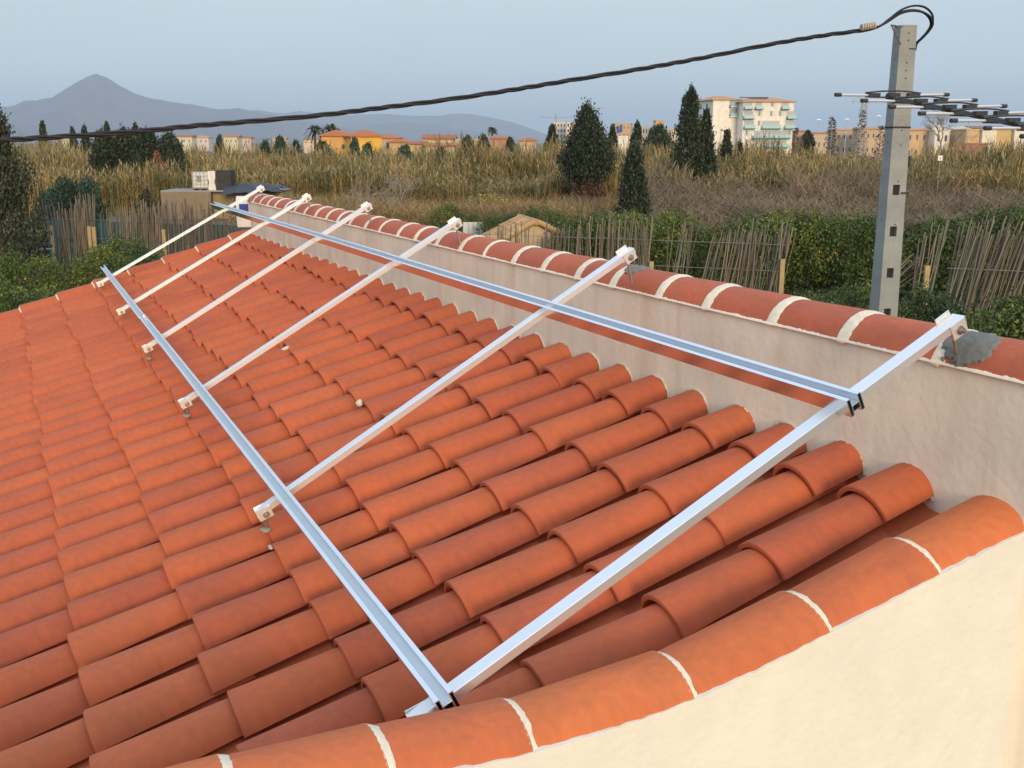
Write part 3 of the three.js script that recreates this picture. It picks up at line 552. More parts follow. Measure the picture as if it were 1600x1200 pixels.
{
  const c1 = conifer('broad dark cypress with a bare rusty brown skirt, nearest of the cypresses in the reeds', 915, 170, 58, 37, 'cypress', null, 0.36, 'cypress_tree', 'cypress', (t) => 1.36 * Math.max(0.02, t < 0.3 ? 0.42 + 0.58 * Math.sin(t / 0.3 * Math.PI / 2) : Math.pow(1 - (t - 0.3) / 0.7, 0.66) * (0.93 + 0.07 * Math.cos(t * 21))));
  part('dead_skirt', crown({ h0: 0.2, h1: 2.1, r: (t) => 0.55 + 0.4 * t, clumps: 130, per: 12, cr: 0.14, leaf: [0.22, 0.05], cols: [[0.11, 0.05, 0.032], [0.15, 0.07, 0.04]], up: 0.6, sd: 4 }), dryPlant, c1, 'rusty brown dead lower branches');
  conifer('conical dark cypress growing low beside the broad rusty-skirted one', 988, 224, 46, 28, 'cypress', null, 0.0, 'cypress_tree', 'cypress', (t) => 0.84 * Math.max(0.05, Math.pow(1 - t, 0.55) * Math.min(1, 0.6 + t * 3)));
  conifer('tallest slender cypress, left of the white apartment blocks', 1073, 134, 64, 15, 'cypress', null, 0.05, 'cypress_tree', 'cypress', (t) => 0.98 * Math.max(0.06, t < 0.5 ? 0.9 : lerp(0.9, 0.30, (t - 0.5) / 0.5) * Math.min(1, (1 - t) * 16)));
  conifer('shorter cypress leaning against the tallest one on its right', 1098, 172, 64.5, 20, 'cypress', null, 0.05, 'cypress_tree', 'cypress', coneR(1.0));
  conifer('far rounded cypress standing in front of the pale flat blocks', 862, 196, 95, 15, 'cypress');
  conifer('narrow far cypress left of the ochre block with blue panels', 955, 196, 92, 11, 'cypress');
  conifer('pointed far cypress right of the ochre block with blue panels', 993, 190, 88, 13, 'cypress');
  conifer('loose grey green pine between the ochre tower and the tallest cypress', 1026, 200, 88, 21, 'pine', null, 0.3, 'pine_tree', 'pine', (t) => 1.05 * Math.sqrt(Math.max(0.03, 1 - Math.pow(2 * t - 1, 2))));
  conifer('ragged dark pine in front of the first white apartment block', 1132, 206, 76, 20, 'dark', null, 0.05, 'pine_tree', 'pine', (t) => 0.95 * Math.max(0.05, 1 - t) * (0.75 + 0.4 * Math.sin(t * 19)));
  conifer('low dark bush at the right foot of the ragged pine', 1152, 226, 74, 14, 'dark', null, 0, 'dark_bush', 'bush');
  conifer('huge dark conifer cut by the left picture edge', 8, 158, 30, 62, 'dark', null, 0.0, 'conifer', 'conifer', (t) => 1.75 * Math.max(0.02, Math.pow(1 - t, 0.66)) * (0.86 + 0.2 * Math.sin(t * 23)));
  const LL = ['shortest', 'stubby', 'lone pointed', 'slim', 'ragged', 'spindly', 'tallest pointed', 'twin left', 'twin right', 'bushy'];
  [[75, 188, 110, 7, 'lone pointed conifer on the horizon, left of the cable-crossed row'], [121, 200, 105, 6, 'stubby conifer alone between two gaps of the left horizon'], [140, 197, 96, 8, 'bushy conifer at the left end of the dark horizon row'], [175, 190, 95, 8, 'tallest pointed conifer of the dark horizon row'], [219, 194, 94, 9, 'broad-topped conifer in the dark horizon row'], [347, 212, 108, 9, 'dark conifer in front of the pale far houses'], ].forEach(([px, py, z, w, label]) => conifer(label, px, py, z, w, 'cypress', 'conifers along the left horizon'));
  [[172, 206, 70, 24, 'leftmost dark tree mass below the cable'], [205, 204, 71, 26, 'second dark tree mass below the cable'], [238, 205, 70, 25, 'third dark tree mass below the cable'], [272, 210, 70, 22, 'rightmost dark tree mass below the cable']].forEach(([px, py, z, w, label]) => conifer(label, px, py, z, w, 'cypress', 'dark trees below the cable', 0, 'dark_tree', 'tree', (t) => w / F * z * Math.sqrt(Math.max(0.04, 1 - Math.pow(1.7 * t - 0.7, 2)))));
  [[418, 219, 84, 9, 'small dark shrub right of the pale far houses'], [441, 215, 92, 13, 'round dark shrub in the reeds under the cable, left of the palms'], [466, 220, 86, 9, 'low dark shrub left of the date palms'], [556, 216, 98, 8, 'narrow green tree before the yellow house'], [576, 224, 90, 10, 'low green shrub at the right foot of the yellow house'], [634, 227, 88, 14, 'wide green shrub left of the red roofed house'], [690, 231, 84, 12, 'green shrub below the long red roof'], [738, 229, 90, 16, 'wide green shrub below the long cream house'], [806, 229, 92, 12, 'green shrub left of the far rounded cypress']].forEach(([px, py, z, w, label]) => conifer(label, px, py, z, w, 'shrub', 'green shrubs standing in the reeds', 0, 'green_shrub', 'shrub', (t) => w / F * z * Math.sqrt(Math.max(0.05, 1 - Math.pow(1.6 * t - 0.6, 2)))));
  const rust = tree('dead_tree', 'small rust brown dead tree at the right of the dark tree masses', 'dead tree', 252, 68, null, bar(V(0, 0, 0), V(0, 3.2, 0), 0.08, 0.02), crown({ h0: 0.8, h1: 3.5, r: coneR(0.7), clumps: 60, per: 14, cr: 0.1, leaf: [0.25, 0.1], cols: [[0.20, 0.085, 0.04], [0.15, 0.06, 0.03]], up: 0.8, sd: 3 }), dryPlant);
  [[112, 284, 40, 34, 'blue green rounded shrub behind the left cane fence, left of its twin'], [146, 282, 40, 26, 'blue green rounded shrub behind the left cane fence, right of its twin'], [82, 300, 41, 24, 'low blue green shrub beside the huge dark conifer']].forEach(([px, py, z, w, label]) => conifer(label, px, py, z, w, 'shrub', 'blue green shrubs behind the left fence', 0, 'green_shrub', 'shrub', (t) => w / F * z * Math.sqrt(Math.max(0.05, 1 - Math.pow(1.6 * t - 0.6, 2)))));
  conifer('dark green bush behind the canes, left of the concrete hut', 232, 300, 56, 16, 'dark', null, 0, 'dark_bush', 'bush');
  [[1292, 182, 78, 'thin half dead conifer standing alone between the apartments and the pole'], [1338, 172, 80, 'sparse dead conifer in front of the lattice pylon'], [1368, 196, 80, 'sparse dead tree touching the concrete pole'], [1238, 200, 78, 'bare leaning tree in front of the second apartment block']].forEach(([px, py, z, label], i) => {
    const h = yAt(py, z), L = new Leaves();
    for (let k = 0; k < 240; k++) { const t = Math.pow(rnd(), 0.8), a = rnd() * 6.28, R = (i === 3 ? 0.5 : 0.85) * (1 - t * 0.82) * Math.sqrt(rnd()), d = V(Math.cos(a), rr(-0.1, 0.7), Math.sin(a)).normalize(); L.quad(V(Math.cos(a) * R, lerp(h * 0.3, h, t), Math.sin(a) * R), d, d.clone().cross(rdir()).normalize(), rr(0.2, 0.42), rr(0.05, i === 0 ? 0.12 : 0.09), shade([0.085, 0.068, 0.045], rr(0.6, 1.3))); }
    tree('dead_conifer', label, 'dead tree', px, z, 'half dead trees near the pole', bar(V(0, 0, 0), V(0, h, 0), 0.09, 0.015, 6), L.build(), dryPlant, greyBark);
  });
  [[565, 262, 52, 'grey leafless shrub behind the ridge, nearer the roof of the two'], [625, 270, 54, 'grey leafless shrub behind the ridge, right of its twin']].forEach(([px, py, z, label]) => tree('bare_shrub', label, 'shrub', px, z, 'grey leafless shrubs behind the ridge', branching(yAt(py, z) * 1.15, 0.95, 0.035, 5, 3, 0.2), null, foliage, std(0.36, 0.31, 0.26)));
  const yb = conifer('low bush with yellowing leaves beyond the ridge', 762, 305, 56, 30, 'citrus', null, 0, 'yellow_bush', 'bush', (t) => 1.0 * Math.sqrt(Math.max(0.05, 1 - t * t)));
  yb.children[1].geometry = crown({ h0: 0, h1: 1.4, r: (t) => 1.5 * Math.sqrt(Math.max(0.05, 1 - t * t)), clumps: 130, per: 14, cr: 0.14, leaf: [0.14, 0.08], cols: [[0.42, 0.30, 0.04], [0.24, 0.22, 0.05], [0.16, 0.16, 0.05]], sd: 2 });
  tree('bare_tree', 'far hazy leafless tree behind the antenna, right of the pole', 'tree', 1470, 190, null, branching(11.5, 0.8, 0.3, 5, 3, 0.6), null, foliage, greyBark);
}

// ---------------------------------------------------------------- reeds and dry scrub (uncountable)
function reedClump(stems, h, cols, plume) {
  const L = new Leaves();
  for (let k = 0; k < stems; k++) {
    const a = rnd() * 6.28, R = Math.sqrt(rnd()) * 0.55, x = Math.cos(a) * R, z = Math.sin(a) * R, H = h * rr(0.62, 1.0), lx = gauss() * 0.16, lz = gauss() * 0.16, c = cols[Math.floor(rnd() * cols.length)], tone = rr(0.7, 1.25);
    L.side = V(Math.cos(a * 3), 0, Math.sin(a * 3));
    L.strip([V(x, 0, z), V(x + lx * 0.4, H * 0.5, z + lz * 0.4), V(x + lx, H, z + lz)], 0.035, 0.016, shade(c, tone));
    for (let i = 0; i < 9; i++) {
      const t = rr(0.25, 1), b = V(x + lx * t, H * t, z + lz * t), az = rnd() * 6.28, d = V(Math.cos(az), 0, Math.sin(az)), l = rr(0.3, 0.75); L.side = V(-d.z, 0.2, d.x).normalize();
      L.strip([b, b.clone().addScaledVector(d, l * 0.3).add(V(0, l * 0.5, 0)), b.clone().addScaledVector(d, l * 0.62).add(V(0, l * rr(0.3, 0.95), 0))], 0.042, 0.012, shade(c, tone * rr(0.8, 1.3), rr(-0.06, 0.06)));
    }
    if (rnd() < plume) { L.side = V(Math.cos(a), 0, Math.sin(a)); L.strip([V(x + lx, H, z + lz), V(x + lx * 1.1 + 0.04, H + 0.22, z + lz), V(x + lx * 1.2 + 0.1, H + 0.42, z + lz)], 0.09, 0.02, shade([0.26, 0.2, 0.12], tone)); }
  }
  return L.build();
}
function twigClump(n, h, cols) {
  const L = new Leaves();
  for (let k = 0; k < n; k++) { const a = rnd() * 6.28, R = Math.sqrt(rnd()) * 0.7, b = V(Math.cos(a) * R, rnd() * h * 0.75, Math.sin(a) * R), d = rdir().add(V(0, 1.1, 0)).normalize(), l = rr(0.25, 0.8); L.side = d.clone().cross(rdir()).normalize(); L.strip([b, b.clone().addScaledVector(d, l * 0.5).add(rdir().multiplyScalar(0.06)), b.clone().addScaledVector(d, l)], 0.022, 0.008, shade(cols[k % cols.length], rr(0.6, 1.35))); }
  return L.build();
}
function field(name, label, category, geo, mat, list) {
  const m = new THREE.InstancedMesh(geo, mat, list.length), M = new THREE.Matrix4(), q = new THREE.Quaternion(), c = new THREE.Color();
  list.forEach(([x, z, s, sy, col], i) => { q.setFromAxisAngle(V(0, 1, 0), rnd() * 6.28); M.compose(V(x, 0, z), q, V(s, sy, s)); m.setMatrixAt(i, M); m.setColorAt(i, c.setRGB(...col)); });
  m.name = name; m.castShadow = m.receiveShadow = true; scene.add(m); tag(m, label, category); m.userData.kind = 'stuff'; return m;
}
{
  const straw = [[0.39, 0.27, 0.10], [0.31, 0.22, 0.085], [0.20, 0.175, 0.058], [0.33, 0.215, 0.09]], olive = [[0.135, 0.13, 0.043], [0.17, 0.148, 0.053], [0.225, 0.168, 0.066], [0.10, 0.115, 0.036]], brush = [[0.20, 0.148, 0.10], [0.25, 0.19, 0.13], [0.15, 0.112, 0.078]];
  const tone = (x, z) => { const n = fbm(x * 0.14, z * 0.14, 6, 3) + 0.5, m = fbm(x * 0.33 + 9, z * 0.33, 2, 2); return [0.72 + n * 0.5 + m * 0.5, 0.76 + n * 0.46 + m * 0.32, 0.74 + n * 0.44 + m * 0.15]; };
  const put = (px0, px1, z0, z1, n, hgt, dens) => { const out = []; for (let i = 0; i < n; i++) { const z = lerp(z0, z1, Math.pow(rnd(), 1.1)), px = rr(px0, px1); if (dens && rnd() > dens(px, z)) continue; const x = xAt(px, 1, z); const patch = 0.92 + 1.0 * fbm(x * 0.13 + 3, z * 0.13, 14, 3); out.push([x, -z, rr(0.85, 1.25), hgt(px, z) * rr(0.8, 1.1) * patch, tone(x, z)]); } return out; };
  const L = put(-160, 905, 63, 100, 3000, (px, z) => (px < 420 ? 0.92 : 0.86) * (z < 72 ? 0.82 : 1) * (px > 130 && px < 310 && z < 72 ? 0.86 : 1), (px, z) => (px > 140 && px < 300 && z > 67 && z < 74 ? 0.0 : 1));
  field('reeds', 'tall straw coloured reeds filling the plain left of the cypresses', 'reeds', reedClump(15, 3.9, straw, 0.25), dryPlant, L.filter((_, i) => i % 3));
  field('reeds', 'olive tinged reeds mixed through the left of the plain', 'reeds', reedClump(15, 3.9, olive, 0.1), dryPlant, L.filter((_, i) => i % 3 === 0));
  const R = put(845, 1780, 60, 92, 2700, (px, z) => (z < 70 ? 0.82 : 0.95));
  field('reeds', 'olive brown reeds on the right below the apartment blocks', 'reeds', reedClump(15, 3.6, olive, 0.06), dryPlant, R.filter((_, i) => i % 2));
  field('reeds', 'tan reeds scattered through the right of the plain', 'reeds', reedClump(14, 3.6, straw, 0.1), dryPlant, R.filter((_, i) => i % 2 === 0));
  field('scrub', 'tangled grey brown leafless scrub between the right orange trees and the reeds', 'scrub', twigClump(210, 2.3, brush), dryPlant, put(985, 1750, 43, 62, 1500, (px, z) => (z < 50 ? 0.7 : 1.02) * (px > 1400 ? 0.8 : 1) * (rnd() < 0.2 ? rr(1, 1.5) : rr(0.6, 1))));
  field('scrub', 'low brown undergrowth at the foot of the left reeds', 'scrub', twigClump(130, 1.5, [[0.28, 0.19, 0.09], [0.18, 0.13, 0.065], [0.34, 0.24, 0.11]]), dryPlant, put(380, 990, 50, 66, 700, () => 0.9));
  const grass = []; for (let i = 0; i < 2600; i++) { const z = rr(14, 48), px = rr(-200, 1750); grass.push([xAt(px, 0, z), -z, rr(0.5, 0.9), rr(0.12, 0.32), shade([0.5, 0.62, 0.4], rr(0.6, 1.1))]); }
  field('weeds', 'low weeds covering the ground of the orchard', 'weeds', reedClump(14, 1.2, [[0.10, 0.12, 0.04], [0.18, 0.16, 0.07]], 0), dryPlant, grass);
}

// ---------------------------------------------------------------- cane fences
{
  const FA = V(...foot(40, 36)), FB = V(...foot(1700, 23.5)), along = FB.clone().sub(FA).normalize();
  const caneM = [std(0.19, 0.15, 0.11, 0.8), std(0.135, 0.105, 0.082, 0.85), std(0.25, 0.205, 0.14, 0.8), std(0.16, 0.155, 0.11, 0.85)];
  const caneG = [0, 1, 2].map((k) => { const l = [], c = new THREE.CatmullRomCurve3([V(0, 0, 0), V(rr(-0.02, 0.02), 0.5, rr(-0.02, 0.02)), V(rr(-0.05, 0.05), 1, rr(-0.04, 0.04))]); return new THREE.TubeGeometry(c, 4, 0.015, 5); });
  const onFence = (px) => { let lo = 0, hi = FA.distanceTo(FB); for (let i = 0; i < 40; i++) { const m = (lo + hi) / 2, p = FA.clone().addScaledVector(along, m), q = 800 + F * p.x / (EYE * SP - p.z * CP); q < px ? lo = m : hi = m; } return FA.clone().addScaledVector(along, lo); };
  function fence(label, pos, groups, posts, wires) {
    const o = thing('cane_fence', label, 'fence', onFence(pos).toArray());
    const rest = [];
    let count = 0;
    for (const [p0, p1, n, topA, topB, lean, dep] of groups) for (let i = 0; i < n; i++) {
      const nc = Math.max(1, Math.round(n / 7)), t = n < 12 ? (i + rr(0.1, 0.9)) / n : Math.min(1, Math.max(0, ((i % nc) + 0.5 + 0.3 * Math.sin(i % nc * 7.3 + p0)) / nc + gauss() * 0.26 / nc)), b = onFence(lerp(p0, p1, t)).add(V(0, 0, rr(-0.12, 0.12) - (dep ?? 0))), h = Math.max(0.5, yAt(lerp(topA, topB, t) + rr(-6, 16), -b.z)) / Math.cos(lean), m = new THREE.Mesh(caneG[Math.floor(rnd() * 3)], caneM[Math.floor(rnd() * 4)]);
      m.position.copy(b).sub(o.position); const th = rr(0.5, 1.25); m.scale.set(th, h * rr(0.86, 1.06), th); m.rotation.set(rr(-0.07, 0.07), rnd() * 6.28, 0, 'ZXY'); m.rotation.z = -lean + gauss() * 0.045;
      if (count++ < 290) { m.name = 'cane'; m.castShadow = m.receiveShadow = true; o.add(m); } else { m.updateMatrix(); rest.push(m.geometry.clone().applyMatrix4(m.matrix)); }
    }
    if (rest.length) part('cane', merge(rest), caneM[1], o).userData.kind = 'stuff';
    for (const [px, py] of posts) { const b = onFence(px).add(V(0, 0, 0.12)).sub(o.position), h = yAt(py, -onFence(px).z); part('post', metreUV(box(0.11, h, 0.09, b.x, h / 2, b.z)), timber, o); }
    for (const [p0, p1, y] of wires) { const a = onFence(p0).sub(o.position), b = onFence(p1).sub(o.position); part('wire', bar(a.clone().add(V(0, y, 0.06)), b.clone().add(V(0, y, 0.06)), 0.008), steel, o); }
    return o;
  }
  fence('left fence of upright grey canes with pale timber posts beyond the verge', 80, [[84, 98, 9, 312, 318, -0.12], [98, 120, 34, 316, 322, 0], [122, 152, 74, 312, 306, 0.02], [160, 163, 2, 322, 322, 0], [174, 186, 16, 320, 322, 0.02], [194, 262, 120, 322, 318, 0.04], [262, 330, 74, 314, 322, 0.03], [330, 385, 60, 334, 340, 0]], [[90, 352], [148, 353], [155, 354], [263, 358]], [[80, 390, 1.15], [80, 390, 1.75]]);
  fence('right fence of leaning grey canes with timber posts between the ridge and the orange trees', 730, [[738, 770, 16, 362, 356, 0.03], [770, 905, 62, 350, 352, 0.04], [905, 940, 22, 340, 340, 0.05], [940, 1016, 58, 340, 338, 0.06], [1036, 1072, 16, 344, 346, 0.12], [1086, 1140, 32, 362, 352, 0.2], [1140, 1218, 60, 352, 350, 0.14], [1408, 1442, 14, 354, 338, 0.1]], [[1015, 408], [1216, 404], [1438, 414]], [[735, 1220, 1.1], [735, 1220, 1.75]]);
  fence('second right fence section of pale canes leaning right, past the concrete pole', 1480, [[1468, 1512, 40, 344, 340, 0.2], [1512, 1560, 44, 346, 352, 0.24], [1560, 1690, 96, 352, 350, 0.2]], [], [[1470, 1690, 1.35]]);
  const bun = thing('cane_bundle', 'bundle of dry canes leaning against the orange trees left of the concrete pole', 'cane bundle', onFence(1325).add(V(0, 0, 0.2)).toArray());
  for (let i = 0; i < 16; i++) { const m = part('cane', caneG[i % 3], caneM[i % 4], bun); m.position.set(rr(-0.15, 0.15), rr(0.0, 0.15), rr(-0.1, 0.1)); m.scale.set(1, rr(1.7, 2.2), 1); m.rotation.z = -0.85 + rr(-0.12, 0.12); }
  // shade net behind the left fence
  const a = onFence(70).add(V(0, 0, -0.5)), b = onFence(395).add(V(0, 0, -0.5)), g = new THREE.PlaneGeometry(a.distanceTo(b), 1.55, 60, 8), p = g.attributes.position;
  for (let i = 0; i < p.count; i++) { const x = p.getX(i), y = p.getY(i); p.setZ(i, 0.1 * noise3.noise(x * 0.9, y, 1) + 0.04 * noise3.noise(x * 3, y * 2, 5)); p.setY(i, y - 0.07 * Math.abs(Math.sin(x * 1.1))); }
  g.computeVertexNormals();
  const net = thing('shade_net', 'teal shade netting hung behind the left cane fence', 'netting', a.clone().lerp(b, 0.5).toArray(), Math.atan2(-(b.z - a.z), b.x - a.x));
  part('net', g.translate(0, 0.95, 0), new THREE.MeshPhysicalMaterial({ color: new THREE.Color().setRGB(0.03, 0.13, 0.13), roughness: 0.9, transmission: 0.3, thickness: 0, side: THREE.DoubleSide }), net);
  // pipe gate
  const gt = thing('pipe_gate', 'low grey pipe gate left of the first fence post', 'gate', foot(70, 33));
  part('gate_frame', merge(bar(V(-0.35, 0, 0), V(-0.35, 1.0, 0), 0.025), bar(V(0.35, 0, 0), V(0.35, 1.0, 0), 0.025), bar(V(-0.35, 0.97, 0), V(0.35, 0.97, 0), 0.025), bar(V(-0.35, 0.3, 0), V(0.35, 0.3, 0), 0.02), bar(V(-1.0, 0.85, 0), V(-0.35, 0.85, 0), 0.02)), std(0.4, 0.4, 0.38, 0.5, 0.5), gt);
}

// ---------------------------------------------------------------- small buildings and clutter near by
{
  // tool hut
  const hut = thing('tool_hut', 'small cream hut with a rough tiled gable roof behind the canes', 'hut', foot(836, 31), rad(12));
  const z = 31, H = yAt(376, z), top = yAt(349, z), w = 1.0;
  const sh = new THREE.Shape([[-w, 0], [w, 0], [w, H], [0.0, top], [-w, H]].map(([x, y]) => new THREE.Vector2(x, y))); const dw = new THREE.Path([[0.12, 0.55], [0.12, H - 0.28], [0.52, H - 0.28], [0.52, 0.55]].map(([x, y]) => new THREE.Vector2(x, y))); sh.holes.push(dw);
  part('wall', metreUV(new THREE.ExtrudeGeometry(sh, { depth: 2.0, bevelEnabled: false }).translate(0, 0, -2.0)), std(0.62, 0.47, 0.30, 0.95, 0, { map: wallTex }), hut);
  part('window', box(0.4, H - 0.83, 0.05, 0.32, 0.55 + (H - 0.83) / 2, -0.15), black, hut);
  const sl = Math.atan2(top - H, w), tm = [std(0.42, 0.25, 0.11, 0.9), std(0.35, 0.2, 0.1, 0.9), std(0.48, 0.32, 0.16, 0.9)], tg = new THREE.CylinderGeometry(0.075, 0.09, 0.36, 8, 1, false, 0, Math.PI).rotateX(0).rotateY(-Math.PI / 2);
  for (const s of [-1, 1]) {
    const rf = part('roof', box(1.42, 0.05, 2.3, 0.62, 0, -1), tm[1], hut); rf.position.set(0, top + 0.02, 0); rf.rotation.set(0, 0, -sl); if (s < 0) { rf.scale.x = -1; rf.rotation.z = sl; }
    for (let i = 0; i < 4; i++) for (let j = 0; j < 12; j++) { const t = part('roof_tile', tg, tm[Math.floor(rnd() * 3)], rf); t.rotation.z = Math.PI / 2; t.rotation.order = 'YXZ'; t.rotation.y = rr(-0.06, 0.06); t.position.set(0.2 + i * 0.33, 0.03 + rr(0, 0.02), 0.12 - j * 0.19); t.rotation.x = -Math.PI / 2 * 0; }
  }
  part('ridge_tile', new THREE.CylinderGeometry(0.09, 0.09, 2.35, 10).rotateX(Math.PI / 2).translate(0, top + 0.05, -1.0), tm[0], hut);

  // concrete water tank with totes on top
  const Z = 60, yT = yAt(300, Z), p0 = at(252, 320, Z), p1 = at(330, 320, Z), p2 = at(440, 330, Z);
  const tank = thing('water_tank', 'stained concrete block hut behind the left cane fence', 'hut', [(p0.x + p2.x) / 2, 0, -Z - 1.5]);
  const stained = std(0.25, 0.195, 0.13, 0.95, 0, { map: wallTex });
  part('wall', metreUV(box(p1.x - p0.x, yT, 3, (p0.x + p1.x) / 2 - tank.position.x, yT / 2, 0)), stained, tank);
  part('wall', metreUV(box(p2.x - p1.x, yT - 0.05, 3, (p1.x + p2.x) / 2 - tank.position.x, (yT - 0.05) / 2, -0.5)), std(0.36, 0.27, 0.14, 0.95, 0, { map: wallTex }), tank);
  part('roof_slab', box(p2.x - p0.x - 0.02, 0.08, 3.0, 0, yT + 0.04, -0.01), concrete, tank);
  const px1 = 24 / F * Z, yb = yT + 0.08;
  const tote = thing('storage_tote', 'white plastic liquid tote in a wire cage on the concrete hut', 'tote', [xAt(310, yT, Z), yb, -Z - 0.9]);
  part('tank', box(px1 * 0.92, 0.82, 0.8, 0, 0.56, 0), std(0.62, 0.60, 0.52, 0.5), tote);
  part('label_plate', box(0.24, 0.36, 0.01, -0.06, 0.62, 0.405), std(0.22, 0.24, 0.25), tote);
  const cage = []; for (let i = 0; i <= 4; i++) { cage.push(box(0.03, 0.92, 0.03, (i / 4 - 0.5) * px1, 0.56, 0.43), box(0.03, 0.92, 0.03, (i / 4 - 0.5) * px1, 0.56, -0.43), box(px1, 0.028, 0.028, 0, 0.12 + i * 0.22, 0.43)); } part('cage', merge(cage), std(0.35, 0.36, 0.36, 0.5, 0.4), tote);
  part('pallet', merge(box(px1, 0.03, 0.9, 0, 0.085, 0), box(0.1, 0.07, 0.9, -px1 * 0.45, 0.035, 0), box(0.1, 0.07, 0.9, px1 * 0.45, 0.035, 0), box(0.1, 0.07, 0.9, 0, 0.035, 0)), std(0.16, 0.09, 0.06), tote);
  const tb = thing('storage_tote', 'tote wrapped in black sheeting on the concrete hut', 'tote', [xAt(347, yT, Z), yb, -Z - 0.9]);
  const wr = new THREE.BoxGeometry(px1 * 0.95, 1.08, 0.9, 10, 12, 8), wp = wr.attributes.position; for (let i = 0; i < wp.count; i++) { const n = 1 + 0.03 * noise3.noise(wp.getX(i) * 2, wp.getY(i) * 14, wp.getZ(i) * 2); wp.setXYZ(i, wp.getX(i) * n, wp.getY(i), wp.getZ(i) * n); } wr.computeVertexNormals();
  part('wrap', wr.translate(0, 0.56, 0), std(0.02, 0.02, 0.022, 0.5), tb); part('pallet', box(px1 * 0.9, 0.05, 0.8, 0, 0.025, 0), std(0.16, 0.09, 0.06), tb);
  const cl = thing('white_cloth', 'white cloth hanging between the two totes on the hut', 'cloth', [xAt(328.5, yT, Z), yb, -Z - 0.42]);
  const cg = new THREE.PlaneGeometry(0.4, 1.1, 10, 12), cp = cg.attributes.position; for (let i = 0; i < cp.count; i++) { cp.setZ(i, 0.05 * Math.sin(cp.getX(i) * 26 + cp.getY(i) * 2)); cp.setX(i, cp.getX(i) * (1 - 0.35 * Math.exp(-Math.pow((cp.getY(i) + 0.05) * 6, 2)))); } cg.computeVertexNormals();
  part('sheet', cg.translate(0, 0.5, 0), std(0.72, 0.68, 0.6, 0.9, 0, { side: THREE.DoubleSide }), cl);
  const tarp = thing('black_tarpaulin', 'black tarpaulin sagging over the roof of the concrete hut', 'tarpaulin', [xAt(400, yT, Z), yT + 0.08, -Z + 0.2]);
  const tg2 = new THREE.PlaneGeometry(3.1, 2.6, 40, 26).rotateX(-Math.PI / 2), tp = tg2.attributes.position; for (let i = 0; i < tp.count; i++) { const x = tp.getX(i), zz = tp.getZ(i); tp.setY(i, 0.34 + 0.16 * noise3.noise(x * 1.2, 3, zz) + 0.08 * noise3.noise(x * 3.5, 1, zz * 3) - Math.max(0, zz - 0.3) * 0.42 * (x < 0.6 ? 1 : 0.5) - Math.max(0, x - 0.6) * 0.16 - Math.max(0, -x - 0.9) * 0.2); } tg2.computeVertexNormals();
  part('sheet', tg2, std(0.022, 0.024, 0.032, 0.5, 0, { side: THREE.DoubleSide }), tarp);

  const gate = thing('metal_gate', 'little white metal gate among bushes beyond the ridge', 'gate', foot(740, 44));
  const gy = yAt(347, 44), gl = [box(0.9, gy, 0.03, 0, gy / 2, 0)]; part('panel', box(0.86, gy, 0.02, 0, gy / 2, 0), std(0.6, 0.6, 0.56), gate);
  for (let i = 0; i < 5; i++) part('bar', box(0.03, gy, 0.04, -0.42 + i * 0.21, gy / 2, 0.02), std(0.4, 0.4, 0.38), gate);
  // paper sack at the far end of the parapet
  const sk = thing('cement_sack', 'white paper sack with blue print standing at the far parapet end', 'sack', hp(8.1, -0.14, -0.02).applyAxisAngle(V(0, 1, 0), rad(25.38)).add(V(1.19655, 0, -2.38246)).toArray(), rad(10));
  const sg = new THREE.BoxGeometry(0.12, 0.27, 0.09, 8, 10, 6), sp2 = sg.attributes.position; for (let i = 0; i < sp2.count; i++) { const k = 1 + 0.12 * Math.cos(sp2.getY(i) * 9) + 0.05 * noise3.noise(sp2.getX(i) * 14, sp2.getY(i) * 14, sp2.getZ(i) * 14); sp2.setXYZ(i, sp2.getX(i) * k, sp2.getY(i), sp2.getZ(i) * k); } sg.computeVertexNormals();
  part('bag', sg.translate(0, 0.15, 0), std(0.72, 0.70, 0.68, 0.8), sk); part('printed_panel', box(0.08, 0.1, 0.012, 0, 0.17, 0.053), std(0.03, 0.06, 0.28, 0.7), sk);
}

// ---------------------------------------------------------------- the town
const glassM = std(0.05, 0.07, 0.09, 0.15), shutter = std(0.30, 0.28, 0.26, 0.7), roofRed = [std(0.42, 0.17, 0.09), std(0.36, 0.13, 0.08), std(0.5, 0.26, 0.14)], whiteP = std(0.86, 0.82, 0.74), glassRail = std(0.30, 0.50, 0.51, 0.25);
